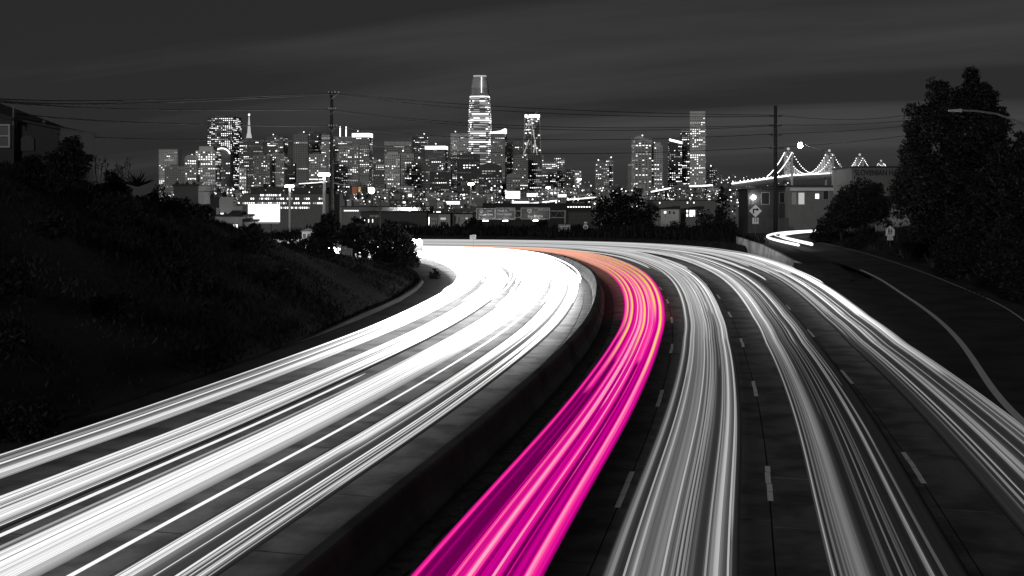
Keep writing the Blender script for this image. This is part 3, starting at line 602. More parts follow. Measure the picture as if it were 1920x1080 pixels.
# ------------------------------------------------------------------ city: towers
ZC = -36.0                                           # ground level of the far city
def face_frames(w, d, a):
    fr = [((-w/2, -d/2), (1, 0), (0, -1), w)]
    fr.append(((w/2, -d/2), (0, 1), (1, 0), d) if math.sin(a) < 0 else ((-w/2, d/2), (0, -1), (-1, 0), d))
    return fr
def tower(name, x0, x1, ytop, D, tone, label, lit=.25, seed=0, rot=0, floor=4.2, bay=3.9, style='grid', crown=None, ybot=None, hi=.35, cat='tower', bright_top=0, litrows=(), group=None, zb=None, dark_from=None):
    rg = random.Random(seed * 31 + int(x0)); a = R(rot); Wa = px2m(x1 - x0, D); w = Wa / (math.cos(a) + .75 * abs(math.sin(a))); d = .75 * w
    c = at((x0 + x1) / 2, ytop, D); zb = ZC if zb is None else zb; h = c.z - zb
    t = thing(name, (c.x, D, zb), label, cat, group); M = Matrix.Translation((c.x, D + d / 2, zb)) @ Matrix.Rotation(a, 4, 'Z')
    wall = MB(); wall.M = M; wall.box(-w/2, w/2, -d/2, d/2, -2, h)
    nf = max(2, int(h / floor)); rel = MB(); rel.M = M; win = MB(); win.M = M
    for (o, u, n, ln) in face_frames(w, d, a):
        nb = max(2, int(ln / bay)); bw = ln / nb; P = lambda s, e, z: (o[0] + u[0]*s + n[0]*e, o[1] + u[1]*s + n[1]*e, z)
        def boxf(mb, s0_, s1_, e, z0, z1, mi=0):
            v = [P(s0_, 0, z0), P(s1_, 0, z0), P(s1_, e, z0), P(s0_, e, z0), P(s0_, 0, z1), P(s1_, 0, z1), P(s1_, e, z1), P(s0_, e, z1)]
            mb.add(v, [(0,1,2,3), (4,7,6,5), (3,2,6,7), (0,3,7,4), (1,5,6,2)], mi)
        if style in ('ribs', 'grid'):
            for i in range(nb + 1):
                s_ = i * bw; e = .9 if style == 'ribs' else .35; boxf(rel, max(0, s_ - bw*.16), min(ln, s_ + bw*.16), e, 0, h - .5)
        if style in ('bands', 'grid'):
            for j in range(nf + 1): boxf(rel, 0, ln, .3, max(0, j * floor - floor*.2), min(h - .2, j * floor + floor*.2))
        for j in range(1, nf):
            z = j * floor; rowb = rg.random() < .06; top = j / nf
            pr = min(.8, lit * 1.35) * (1.0 + (1.2 if top > 1 - bright_top else 0)); 
            if dark_from and top > dark_from: pr *= .25
            for k in litrows:
                if abs(top - k) < .5 / nf + .004: pr = .95; rowb = True
            run = 0; mi = 0
            for i in range(nb):
                if run > 0: run -= 1                                   # lit rooms run over several bays, others are single
                elif rg.random() < (.8 if rowb else pr * .75): mi = 3 if rg.random() < hi * .75 else (2 if rg.random() < .5 else 1); run = rg.choice((0, 0, 0, 0, 1, 1, 2, 4))
                else: mi = 0
                s_ = i * bw; a0, a1 = s_ + bw*.28, s_ + bw*.72; z0, z1 = z + floor*.28, z + floor*.70
                if run > 0 and mi and i < nb - 1: a1 = s_ + bw*1.02
                if mi and rg.random() < .4: z0 += floor * rg.uniform(.05, .2)
                win.quad(P(a0, .12, z0), P(a1, .12, z0), P(a1, .12, z1), P(a0, .12, z1), mi)
    wl = wall.build('wall', G[tone], t)
    if rel.v: tag(rel.build('facade_relief', G[tone], wl), kind='stuff')
    tag(win.build('window', WIN, t), kind='stuff')
    if crown:
        kind, ch = crown; ch = px2m(ch, D); mb = MB(); mb.M = M
        if kind == 'band': mb.box(-w/2 - .4, w/2 + .4, -d/2 - .4, d/2 + .4, h - ch, h + .3); mb.build('crown', E_HI, t)
        elif kind == 'plain': mb.box(-w*.36, w*.36, -d*.36, d*.36, h, h + ch); mb.build('crown', G[tone], t)
        elif kind == 'pale': mb.box(-w/2 - .3, w/2 + .3, -d/2 - .3, d/2 + .3, h - ch, h + .5); mb.build('crown', G['pale'], t)
        elif kind == 'slope': mb.prism([(-w/2 - 1, h - ch*.2), (w/2 + 1, h - ch), (w/2 + 1, h - ch*.7), (-w*.25, h + ch*.6), (-w/2 - 1, h + ch*.1)], -d/2 - .7, d/2); mb.build('crown', G['pale'], t)
        elif kind == 'litslope': mb.prism([(-w/2, h - .2), (w/2, h - ch), (w/2, h - ch*.3), (-w/2, h + ch*.7)], -d/2 - .7, -d/2 + 2); mb.build('crown', E_HI, t)
        elif kind == 'litwedge': mb.prism([(-w/2, h), (w/2, h), (w/2, h + ch), (w*.2, h + ch*.55), (-w/2, h + ch*.3)], -d/2 - .7, d/2); mb.build('crown', E_HI, t)
        elif kind == 'arch':
            pts = [(-w/2, h)] + [(-w/2 * math.cos(math.pi*k/12), h + ch * math.sin(math.pi*k/12)) for k in range(1, 12)] + [(w/2, h)]; mb.prism(pts, -d/2, d/2); mb.build('crown', G[tone], t)
        elif kind == 'litarch':
            pts = [(-w/2, h)] + [(-w/2 * math.cos(math.pi*k/12), h + ch * math.sin(math.pi*k/12)) for k in range(1, 12)] + [(w/2, h)]; mb.prism(pts, -d/2, d/2); mb.build('crown', G[tone], t)
            m2 = MB(); m2.M = M; m2.tube([(x, -d/2 - .8, z) for x, z in pts[1:-1]], 1.3, 5); m2.build('crown_light', E_HI, t)
        elif kind == 'posts':
            for s_ in (-1, 1): m2 = MB(); m2.M = M; m2.box(s_*w*.16 - 1.2, s_*w*.16 + 1.2, -d*.3, -d*.3 + 2.4, h, h + ch); m2.build('mast', E_HI, t)
    # roof plant and aviation lights
    rp_ = MB(); rp_.M = M; 
    if not crown:
        rp_.box(-w*.28, w*.12, -d*.25, d*.25, h, h + 3 + rg.random() * 3); rp_.build('roof_plant', G['dark'], t)
    if rg.random() < .4 and h > 100:
        m2 = MB(); m2.M = M; m2.ball((rg.uniform(-.3, .3) * w, -d*.3, h + 6), 1.5, 6, 4, sz=1); m2.build('roof_light', E_HI, t); m3 = MB(); m3.M = M; m3.tube([(0, 0, h), (0, 0, h + 6)], .3, 4); m3.build('mast', G['dark'], t)
    return t
tower('office_tower', 298, 333, 280, 2900, 'pale', 'pale boxy tower at the far left of the skyline', .30, 1, 0, 4.6, 4.2, 'grid', ('pale', 4))
tower('office_block', 306, 350, 312, 2700, 'mid', 'plain grey slab in front of the leftmost pale tower', .04, 2, 6, style='bands')
tower('apartment_tower', 347, 368, 296, 2350, 'light', 'arched-top tower with bright windows, left half of the pale twin', .5, 3, 0, 5, 4.2, 'ribs', ('arch', 6), hi=.6)
tower('apartment_tower', 366, 408, 282, 2360, 'pale', 'pale ribbed tower with glowing window columns below the dark gridded tower', .42, 4, -8, 4.6, 5.0, 'ribs', ('plain', 8), hi=.6)
tower('office_tower', 387, 446, 219, 3300, 'black', 'big dark tower with a dense grid of bright windows', .28, 5, -14, 5.2, 5.4, 'grid', None, hi=.7, bright_top=.33, litrows=(.66, .67))
tower('office_tower', 400, 432, 292, 2500, 'dark', 'dark tower with a glowing arch on its roof', .2, 6, 0, 5, 5, 'grid', ('litarch', 14))
tower('office_tower', 444, 492, 262, 3050, 'dark', 'dark banded tower below the glowing spire', .22, 7, 10, 4.6, 4.6, 'bands', None, litrows=(.80, .87, .93))
tower('office_tower', 500, 536, 256, 3200, 'dark', 'dark tower between the spire and the pale residential slab', .16, 8, -10, 4.8, 5, 'bands', None, litrows=(.9, .78))
tower('apartment_tower', 477, 506, 291, 2450, 'mid', 'grey residential tower, left of the twin slabs', .3, 9, 0, 4.4, 4.0, 'ribs')
tower('apartment_tower', 503, 535, 288, 2470, 'light', 'pale residential tower, right of the twin slabs', .3, 10, -6, 4.4, 4.0, 'ribs')
tower('office_block', 535, 553, 306, 2600, 'black', 'small dark block right of the residential twin', .12, 11, 0)
tower('office_tower', 551, 577, 252, 2900, 'mid', 'blank grey tower left of the utility pole', .05, 12, 0, style='ribs', dark_from=.5)
tower('office_tower', 572, 600, 250, 3000, 'black', 'dark tower directly left of the utility pole', .16, 13, -8, bay=4)
tower('office_tower', 594, 622, 253, 3150, 'light', 'pale tower half hidden by the utility pole', .14, 14, 0, style='bands', litrows=(.62, .9))
tower('apartment_tower', 577, 612, 289, 2500, 'light', 'pale banded block below the utility pole crossarms', .22, 15, 5, 4.4, 4, 'bands')
tower('office_tower', 625, 660, 256, 3100, 'mid', 'grey tower with two glowing masts on its roof', .22, 16, 0, style='grid', crown=('posts', 19), litrows=(.93,))
tower('apartment_tower', 634, 672, 273, 2600, 'light', 'pale concrete tower right of the utility pole', .28, 17, 4, 4.6, 4.2, 'ribs', litrows=(.55,))
tower('office_tower', 660, 696, 250, 2950, 'mid', 'tower with a glowing white band round its top', .32, 18, -8, 4.6, 4.6, 'grid', ('band', 7), hi=.45)
tower('clock_tower', 449, 462, 315, 2000, 'pale', 'narrow floodlit white tower among the left lower blocks', .7, 19, 0, 6, 3, 'ribs', hi=.7)
tower('office_tower', 717, 771, 266, 2900, 'mid', 'wide grey tower right of the white-crowned one', .16, 20, 6, 4.6, 5, 'bands', ('pale', 6))
tower('apartment_tower', 722, 750, 289, 2300, 'pale', 'pale gridded tower in front of the wide grey one', .34, 21, 0, 4.2, 3.6, 'grid', ('plain', 4))
tower('apartment_tower', 745, 776, 288, 2400, 'light', 'light ribbed tower joined to the pale gridded one', .15, 22, 0, 4.4, 4.4, 'ribs')
tower('office_tower', 772, 803, 255, 3200, 'black', 'dark tower with sparse glittering windows left of the glowing crown', .14, 23, 10, litrows=(.85, .93))
tower('office_tower', 797, 838, 274, 2900, 'dark', 'dark tower with a glowing top band left of the tallest tower', .2, 24, -6, 4.6, 4.6, 'grid', ('band', 6))
tower('office_block', 770, 806, 301, 2400, 'dark', 'dark mid-rise below the glowing top band', .2, 25, 4, litrows=(.7,))
tower('office_block', 806, 846, 322, 2200, 'black', 'low dark block left of the unlit office tower', .22, 26, 0)
tower('office_tower', 845, 878, 251, 3000, 'light', 'light grey gridded tower touching the tallest tower on its left', .42, 27, 0, 4.6, 4.0, 'grid', ('pale', 7), hi=.12)
tower('office_tower', 857, 899, 290, 2300, 'black', 'black office block with a few lit windows at its centre', .14, 28, 0, 4.6, 4.8, 'grid')
tower('office_tower', 920, 950, 250, 2950, 'mid', 'tower with a glowing wedge top right of the tallest tower', .2, 29, -10, 4.6, 4.6, 'grid', ('litwedge', 9), litrows=(.9,))
tower('office_tower', 951, 985, 268, 3000, 'dark', 'dark ribbed tower left of the cross-braced one', .12, 30, 0, 4.8, 3.6, 'ribs', None)
tower('office_block', 963, 990, 292, 2500, 'mid', 'grey mid-rise below the cross-braced tower', .14, 31, 0, litrows=(.8,))
tower('office_block', 987, 1016, 290, 2550, 'dark', 'dark ribbed mid-rise right below the cross-braced tower', .12, 32, 6, style='ribs')
tower('office_block', 1013, 1042, 304, 2700, 'mid', 'grey block with a brilliant lit upper storey', .2, 33, 0, litrows=(.96, .92), hi=.8)
tower('office_block', 1038, 1059, 294, 2800, 'dark', 'dark block with glittering roof right of the brilliant storey', .4, 34, 0, bright_top=.15)
tower('office_block', 1062, 1078, 318, 2600, 'black', 'small dark block with lit bands', .35, 35, 0)
tower('office_block', 1078, 1090, 320, 2550, 'pale', 'small bright white block right of the dark one', .8, 36, 0, hi=.3)
tower('office_block', 1117, 1142, 305, 2600, 'mid', 'mid-rise with lit cornice left of the framed block', .4, 37, 0)
tower('office_block', 1136, 1150, 300, 2620, 'mid', 'small open-framed block near the broad black tree', .25, 38, 0)
tower('apartment_tower', 1187, 1222, 259, 2500, 'light', 'pale ribbed tower with a slanted roof canopy', .28, 39, 8, 4.4, 6, 'ribs', ('slope', 8), hi=.6)
tower('apartment_tower', 1221, 1244, 273, 2520, 'light', 'shorter ribbed tower right of the slanted roof one', .3, 40, -8, 4.4, 5, 'ribs', ('plain', 6), hi=.5)
tower('apartment_tower', 1255, 1279, 264, 2700, 'black', 'dark glittering tower with a glowing slanted top edge', .36, 41, 0, 4.6, 4.6, 'grid', ('litslope', 6), hi=.7)
tower('apartment_tower', 1278, 1296, 243, 2750, 'black', 'dark tower with a grey cap beside the tallest slender one', .3, 42, 0, 4.6, 4.2, 'bands', ('pale', 6), hi=.6)
tower('apartment_tower', 1294, 1326, 209, 2450, 'pale', 'tall slender pale ribbed tower on the right of the skyline', .34, 43, -12, 4.4, 4.2, 'ribs', ('pale', 11), hi=.75)
tower('office_block', 1326, 1345, 316, 2600, 'light', 'short pale block right of the tall slender tower', .2, 44, 0)
tower('office_block', 1178, 1190, 306, 3000, 'mid', 'small unlit block left of the slanted roof tower', .02, 45, 0)
tower('office_block', 950, 976, 330, 2000, 'mid', 'domed grey low block under the dark ribbed tower', .16, 46, 0, crown=('arch', 5))
tower('office_block', 897, 941, 316, 2000, 'black', 'dark round-roofed block in front of the tallest tower', .3, 47, 0, 4.0, 4.4, 'bands', ('arch', 10), litrows=(.55, .4))
tower('office_block', 700, 724, 306, 2500, 'dark', 'dark block between the white-crowned and pale gridded towers', .22, 48, 0)

rb = random.Random(41); x = 305.0; kk = 0; cnt = {}; toneb = [('dark', 'dark'), ('mid', 'grey'), ('light', 'pale')]
while x < 1065:
    w = rb.uniform(13, 27); tb = rb.choice(toneb); yt = rb.uniform(276, 322) if x < 1010 else rb.uniform(305, 330)
    nb_ = ['leftmost pale tower', 'pale ribbed twin', 'glowing spire', 'residential twin', 'left utility pole', 'white-crowned tower', 'pale gridded tower', 'glowing top band', 'tallest skyscraper', 'cross-braced tower', 'brilliant lit storey'][min(10, int((x - 305) / 69))]
    cnt[nb_] = cnt.get(nb_, -1) + 1
    tower('background_tower', x, x + w, yt, rb.uniform(3350, 3800), tb[0], f'{["slim", "broad"][w > 20]} {tb[1]} tower, {["first", "second", "third", "fourth", "fifth", "sixth"][cnt[nb_]]} from the left glimpsed behind the {nb_}', rb.uniform(.15, .35), 300 + kk, rb.choice((-8, 0, 6)), 4.4, 4.2, rb.choice(('grid', 'bands', 'ribs')), hi=.3, group='towers glimpsed behind the skyline')
    x += w * rb.uniform(.9, 1.5); kk += 1
# tallest tower: rounded square plan, tapering bullet outline
D = 3050; c = at(899, 383, D); t = thing('skyscraper', (c.x, D, ZC), 'tallest skyscraper, bullet-shaped with glowing floor bands', 'skyscraper')
prof_px = [(420, 22), (300, 22.2), (262, 22.2), (235, 21.7), (205, 20.4), (180, 18.6), (163, 16.6), (150, 14.3), (140, 12.0)]
def rad(ypx): return px2m(np.interp(-ypx, [-p[0] for p in prof_px], [p[1] for p in prof_px]), D)
def ring(ypx, k=1.0, n=28):
    r = rad(ypx) * k; z = at(0, ypx, D).z; out = []
    for i in range(n):
        a = 2 * math.pi * i / n; ca, sa = math.cos(a), math.sin(a); e = .42
        out.append((c.x + r * math.copysign(abs(ca) ** e, ca), D + 40 + r * math.copysign(abs(sa) ** e, sa), z))
    return out
def loft(mb, ys, k=1.0, mi=0, cap=True):
    n = 28; vs = [p for y in ys for p in ring(y, k)]; fs = [(i*n+j, i*n+(j+1)%n, (i+1)*n+(j+1)%n, (i+1)*n+j) for i in range(len(ys)-1) for j in range(n)]
    if cap: fs.append(tuple((len(ys)-1)*n+j for j in range(n)))
    mb.add(vs, fs, mi)
mb = MB(); loft(mb, [420, 380, 340, 300, 262, 240, 220, 200, 190, 177]); mb.build('wall', G['dark'], t)
mb = MB(); loft(mb, [177, 170, 163]); mb.build('mechanical_floor', G['mid'], t)
mb = MB(); loft(mb, [163, 156, 150, 145, 140]); cr_ = mb.build('crown', G['light'], t)
mb = MB(); loft(mb, [141.5, 139.2], 1.02); mb.build('crown_rim_light', E_MID, cr_)
mb = MB(); rg = random.Random(3); y = 179.0
while y < 372:
    a = ring(y, 1.012); b = ring(y + 1.9, 1.012); bright = any(abs(y - k) < 2.2 for k in (223, 264, 179))
    for j in range(28):
        r_ = rg.random(); lv = (4 if r_ < .4 else 3) if bright else (3 if r_ < .30 else 2 if r_ < .75 else 1)
        if lv: mb.quad(a[j], a[(j+1) % 28], b[(j+1) % 28], b[j], lv)
    y += 4.1
tag(mb.build('floor_lights', WIN, t), kind='stuff')
mb = MB()
for k in range(12): y = 143 + k * 2.6; p = at(902.5, y, D); r_ = rad(y); mb.box(p.x - 1, p.x + 1, D + 40 - r_ - 1.2, D + 40 - r_, p.z - .9, p.z + .9)
mb.build('crown_lamp', E_HI, cr_)
mb = MB(); mb.tube([at(897, 139, D) + Vector((0, 40, 0)), at(897, 136, D) + Vector((0, 40, 0))], 1, 5); mb.build('mast', G['dark'], t)
# cross-braced tower
D = 2900; t = thing('braced_tower', (at(998, 383, D).x, D, ZC), 'slim tapering tower with glowing diagonal bracing and bright top', 'tower')
def quadpt(f, y): w0 = np.interp(y, [214, 300], [13.5, 17.0]); return at(998 + f * w0, y, D)
mb = MB(); d = 38
v = [quadpt(-1, 216), quadpt(1, 216), quadpt(1, 420), quadpt(-1, 420)]; mb.add([*v, *[p + Vector((0, d, 0)) for p in v]], [(0,3,2,1), (0,1,5,4), (1,2,6,5), (3,0,4,7), (4,5,6,7)]); mb.build('wall', G['black'], t)
for a, b in (((-1, 216), (-1, 300)), ((1, 216), (1, 300)), ((-.1, 224), (-.1, 290)), ((.25, 224), (.25, 290))):
    m2 = MB(); m2.tube([quadpt(*a) + Vector((0, -1, 0)), quadpt(*b) + Vector((0, -1, 0))], .8, 4); m2.build('column', G['pale'], t)
for a, b in (((-1, 245), (.1, 216)), ((-.1, 228), (.55, 290)), ((-1, 290), (-.4, 262)), ((.2, 222), (-.5, 240)), ((.4, 262), (.1, 290))):
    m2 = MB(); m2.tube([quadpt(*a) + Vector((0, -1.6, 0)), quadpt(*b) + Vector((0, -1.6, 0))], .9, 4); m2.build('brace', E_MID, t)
mb = MB(); rg = random.Random(9)
for i in range(150):
    y = 216 + (rg.random() ** 1.4) * 90; p = quadpt(rg.uniform(-.9, .9), y) + Vector((0, -.8, 0)); s_ = rg.uniform(1, 2.2); mb.box(p.x - s_, p.x + s_, p.y - .3, p.y, p.z - s_*.6, p.z + s_*.6, rg.choice((1, 1, 2, 3)))
tag(mb.build('window', WIN, t), kind='stuff')
mb = MB()
for f in (-.85, -.3, .1, .5, .85): p = quadpt(f, 218); mb.box(p.x - 3.2, p.x + 3.2, p.y - 3, p.y, p.z - 3, p.z + 4)
mb.build('roof_light', E_HI, t)
mb = MB(); mb.tube([quadpt(.2, 216), quadpt(.75, 209)], .7, 4); mb.build('crane_jib', G['mid'], t)
# pyramid tower spire
D = 3600; t = thing('pyramid_tower', (at(467, 383, D).x, D, ZC), 'slim pyramid tower whose glowing spire tops the left skyline', 'tower')
def pyr(mb, y0, w0, y1, w1):
    a, b = at(467, y0, D), at(467, y1, D); A = px2m(w0, D) / 2; Bh = px2m(w1, D) / 2
    mb.add([(a.x-A, D-A, a.z), (a.x+A, D-A, a.z), (a.x+A, D+A, a.z), (a.x-A, D+A, a.z), (b.x-Bh, D-Bh, b.z), (b.x+Bh, D-Bh, b.z), (b.x+Bh, D+Bh, b.z), (b.x-Bh, D+Bh, b.z)], [(0,1,5,4), (1,2,6,5), (2,3,7,6), (3,0,4,7), (4,5,6,7)])
mb = MB(); pyr(mb, 430, 46, 259, 14); mb.build('wall', G['mid'], t)
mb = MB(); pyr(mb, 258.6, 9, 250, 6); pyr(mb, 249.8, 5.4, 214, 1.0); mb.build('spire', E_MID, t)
mb = MB(); mb.ball(at(467, 215, D), 3, 8, 5); mb.build('spire_light', E_HI, t)

# ------------------------------------------------------------------ lower city blocks
marks = [(315, 'leftmost pale tower'), (385, 'pale ribbed twin'), (420, 'dark gridded tower'), (467, 'glowing spire'), (520, 'residential twin'), (575, 'tower left of the pole'), (622, 'left utility pole'), (678, 'white-crowned tower'),
         (740, 'pale gridded tower'), (790, 'glittering dark tower'), (820, 'glowing top band'), (862, 'black office block'), (899, 'tallest skyscraper'), (935, 'wedge-topped tower'), (998, 'cross-braced tower'), (1030, 'brilliant lit storey'), (1075, 'small white block'),
         (1130, 'open-framed block'), (1170, 'broad black tree'), (1205, 'slanted roof tower'), (1232, 'shorter ribbed tower'), (1266, 'slanted glowing top'), (1310, 'tall slender tower'), (1350, 'small pointed tree'), (1410, 'bend sign')]
rg = random.Random(77); x = 318.0; k = 0; used = set()
def near_mark(px): return min(marks, key=lambda m: abs(m[0] - px))[1]
rows = [(2050, 344, 362, 14, 34), (1500, 358, 376, 16, 40), (1050, 372, 388, 20, 46), (760, 386, 400, 26, 60)]
wordsz = ['narrow', 'small', 'wide', 'long']; tones = [('black', 'black'), ('dark', 'dark grey'), ('mid', 'grey'), ('light', 'pale grey')]
depthw = ['farthest', 'far', 'middle-distance', 'nearer']
for ri, (D, ya, yb, wa, wb) in enumerate(rows):
    x = 322.0 + ri * 7
    while x < (1450 if ri < 2 else 1400 if ri == 2 else 1120):
        w = rg.uniform(wa, wb); tn = rg.choice(tones); yt = rg.uniform(ya, yb); 
        if x > 1300: yt = max(yt, 352)
        szw = wordsz[min(3, int((w - wa) / (wb - wa) * 4))]
        lb = f'{szw} {tn[1]} {depthw[ri]} city block below the {near_mark(x + w/2)}'
        n_ = 2
        while lb in used:
            lb = f'{szw} {tn[1]} {depthw[ri]} block below the {near_mark(x + w/2)}, {["", "", "farther right", "third along", "fourth along", "fifth along"][n_]}'; n_ += 1
        used.add(lb)
        tower('city_block', x, x + w, yt, D * rg.uniform(.93, 1.07), tn[0], lb, rg.choice((.08, .14, .2, .3)), 100 + k, rg.choice((-9, 0, 0, 8)), 4.4 * D / 1800 if D > 1200 else 3.6, 5 * D / 1800 if D > 1200 else 4.2, rg.choice(('grid', 'bands', 'ribs')), hi=.35, cat='building', group='low blocks of the city', zb=-33)
        x += w * rg.uniform(.85, 1.15); k += 1
# street lamps of the far city, too many to count
mb = MB(); rg = random.Random(5)
for i in range(1300):
    px = rg.uniform(300, 1450); D = rg.choice((700, 1000, 1400, 1900)); y = rg.gauss(372, 14)
    if y < 335 or y > 402 or (px > 1330 and y < 345): continue
    p = at(px, y, D - 40); mb.ball(p, px2m(rg.choice((.4, .5, .7, .9, 1.3)), D), 6, 4, rg.choice((0, 0, 0, 1, 1, 2)))
tag(mb.build('city_lamps', [E_MID, E_HI, E_TOP]), 'scattered glowing lamps of the far city streets', 'lamps', kind='stuff')
# hillside house lights right of the city
mb = MB()
for i in range(60):
    p = at(rg.uniform(1330, 1480), rg.gauss(338, 5), 3400); mb.ball(p, px2m(rg.choice((.5, .8, 1.0)), 3400), 6, 4, rg.choice((0, 1)))
tag(mb.build('shore_lamps', [E_MID, E_HI]), 'scattered lamps on the shore left of the suspension bridge', 'lamps', kind='stuff')

# long lit warehouse, signs and billboards of the middle distance
def facade_block(name, x0, x1, y0, y1, D, tone, label, wins, depth=14, roof='flat', cat='building', zb=None, wm=None):
    a, b = at(x0, y0, D), at(x1, y1, D); zb = b.z if zb is None else zb; t = thing(name, ((a.x+b.x)/2, D, zb), label, cat)
    mb = MB(); mb.box(a.x, b.x, D, D + depth, zb, a.z); w = mb.build('wall', GN[tone], t)
    mb = MB()
    if roof == 'flat': mb.box(a.x - .15, b.x + .15, D - .15, D + depth + .15, a.z, a.z + .25)
    elif roof == 'hip':
        m_ = (a.x + b.x) / 2; hh = (b.x - a.x) * .16; e = .5
        mb.add([(a.x-e, D-e, a.z), (b.x+e, D-e, a.z), (b.x+e, D+depth+e, a.z), (a.x-e, D+depth+e, a.z), (m_ - (b.x-a.x)*.12, D+depth/2, a.z+hh), (m_ + (b.x-a.x)*.12, D+depth/2, a.z+hh)], [(0,1,5,4), (1,2,5), (2,3,4,5), (3,0,4), (3,2,1,0)])
    elif roof == 'gable': mb.prism([(a.x-.3, a.z), (b.x+.3, a.z), ((a.x+b.x)/2, a.z + (b.x-a.x)*.25)], D - .3, D + depth)
    elif roof == 'shed': mb.prism([(a.x-.2, a.z), (b.x+.2, a.z), (b.x+.2, a.z + (b.x-a.x)*.16)], D - .3, D + depth)
    mb.build('roof', M_roof, t)
    for (wx0, wx1, wy0, wy1, mi) in wins:
        p, r_ = at(wx0, wy0, D), at(wx1, wy1, D); fr = MB(); e = max(.04, (r_.x - p.x) * .08)
        for (q0, q1, q2, q3) in ((p.x-e, r_.x+e, p.z, p.z+e), (p.x-e, r_.x+e, r_.z-e, r_.z), (p.x-e, p.x, r_.z, p.z), (r_.x, r_.x+e, r_.z, p.z)): fr.box(q0, q1, D - .09, D - .002, q2, q3)
        f = fr.build('window', GN['light'], t); pn = MB(); pn.quad((p.x, D - .03, r_.z), (r_.x, D - .03, r_.z), (r_.x, D - .03, p.z), (p.x, D - .03, p.z)); pn.build('pane', WIN[mi] if mi < 5 else wm, f)
    return t
rg = random.Random(8)
wins = []
for (yy, xa, xb, p) in ((366, 488, 528, .95), (372.5, 470, 605, .6), (381, 455, 610, .85), (389.5, 526, 582, .9)):
    x = xa
    while x < xb:
        if rg.random() < p: wins.append((x, x + 2.3, yy - 1.6, yy + 1.6, rg.choice((2, 3, 3))))
        x += 4.0
facade_block('warehouse', 454, 616, 364, 425, 620, 'mid', 'long grey building with rows of glowing windows behind the white billboard', wins, 40, zb=-30)
facade_block('warehouse', 470, 612, 352, 380, 760, 'dark', 'long dark roofed shed above the rows of glowing windows', [], 40, zb=-30)
facade_block('warehouse', 676, 800, 398, 430, 330, 'dark', 'wide dark building with small lettering behind the rounded trees', [(675+8, 675.8+8.6, 411, 416, 3), (690.5, 692, 411, 417, 3), (698, 699.5, 411, 417, 3), (675.5, 677, 406, 410, 2)], 25, zb=-22)
zt_ = thing('wall_sign', tuple(at(700, 405, 329.8)), 'small pale lettering on the wide dark building', 'sign')
text_mesh('letters', 'zynga', .95, at(702, 404.6, 329.7), mat('sign_pale', .6), zt_, .03, xs=1.25, bold=.03)
facade_block('apartment_block', 803, 821, 401, 440, 300, 'mid', 'grey apartment block with a glowing stair strip, left of three', [(801.5+2, 805.3, 407, 434, 3)] + [(809 + 4*i, 811 + 4*i, 408 + 8*j, 413 + 8*j, 1) for i in range(3) for j in range(3)], 12, zb=-14)
facade_block('apartment_block', 821.5, 844, 401.5, 440, 297, 'light', 'pale apartment block with a dark balcony bay, middle of three', [(826, 836, 408, 412, 2), (826, 836, 416, 424, 0), (826, 836, 427, 434, 0)], 12, zb=-14)
facade_block('apartment_block', 851, 886, 401.5, 440, 300, 'light', 'pale apartment block with slit windows, right of three', [(853.5 + 3.2*i, 855 + 3.2*i, 407, 416, 1 if i % 2 else 0) for i in range(3)] + [(853.5 + 3.2*i, 855 + 3.2*i, 419, 427, 0) for i in range(3)] + [(866 + 7*i, 870 + 7*i, 408, 411, 1 + i) for i in range(2)], 12, zb=-14)
facade_block('cottage', 735, 776, 422, 434, 262, 'light', 'low pale house with a hipped roof behind the rounded trees', [(738 + 6*i, 741 + 6*i, 425, 431, 1 if i != 2 else 0) for i in range(6)], 5, 'hip', zb=-12)
facade_block('white_house', 1239, 1273, 392, 410, 240, 'pale', 'white house with lit windows in front of the broad black tree, left of two', [(1245, 1249, 396, 400, 3), (1254, 1257, 396, 401, 0), (1262, 1265, 397, 401, 0), (1245, 1248, 403, 406, 1)], 8, 'shed', zb=-6)
facade_block('white_house', 1286, 1318, 392, 410, 244, 'mid', 'house with brightly lit front, right of two white houses', [(1287, 1290, 394, 398, 3), (1287, 1290, 401, 406, 3), (1293, 1303, 394, 406, 3), (1309, 1313, 396, 402, 2)], 8, 'shed', zb=-6)
facade_block('warehouse', 1066, 1112, 397, 430, 280, 'dark', 'dark flat-roofed block left of the broad black tree', [(1073, 1076, 402, 408, 0), (1084, 1087, 402, 408, 0), (1095, 1098, 402, 408, 0)], 12, zb=-14)
facade_block('warehouse', 1225, 1345, 376, 400, 420, 'mid', 'long low pale-roofed shed behind the white houses', [(1236, 1238, 379, 382, 3), (1288, 1290, 378.5, 381.5, 3), (1300, 1302, 378.5, 381.5, 3)], 20, zb=-24)
facade_block('warehouse', 905, 1110, 382, 400, 520, 'black', 'long dark roof line behind the overhead signs', [(1064 + 5*i, 1067 + 5*i, 387, 389, 3) for i in range(9)], 20, zb=-28)
facade_block('warehouse', 640, 806, 388, 402, 420, 'mid', 'pale low building with a curved floodlit wall', [(600+45+4*i, 648+4*i, 394, 396, 3) for i in range(7)], 20, zb=-25)
mb = MB(); pts = []
for i in range(25): a = math.pi * (i / 24); p = at(755 - 38 * math.cos(a), 398, 419); pts.append((p.x, 418 - 4 * math.sin(a)))
z0, z1 = at(0, 397, 418).z, at(0, 388.5, 418).z
mb.add([(x, y, z0) for x, y in pts] + [(x, y, z1) for x, y in pts], [(i, i+1, 26+i, 25+i) for i in range(24)]); mb.add([(x, y, z1) for x, y in pts], [tuple(range(25))])
cw = thing('curved_wall', (at(755, 398, 418).x, 414, z0), 'curved white floodlit wall in front of the low pale building', 'wall'); mb.build('wall', GN['pale'], cw)
mb = MB(); p = at(768, 399, 410); mb.box(p.x - 1.6, p.x + 1.6, 409.6, 410.0, p.z - .3, p.z); mb.build('floodlight', emat('flood', 250, sample='FRONT_BACK'), cw)
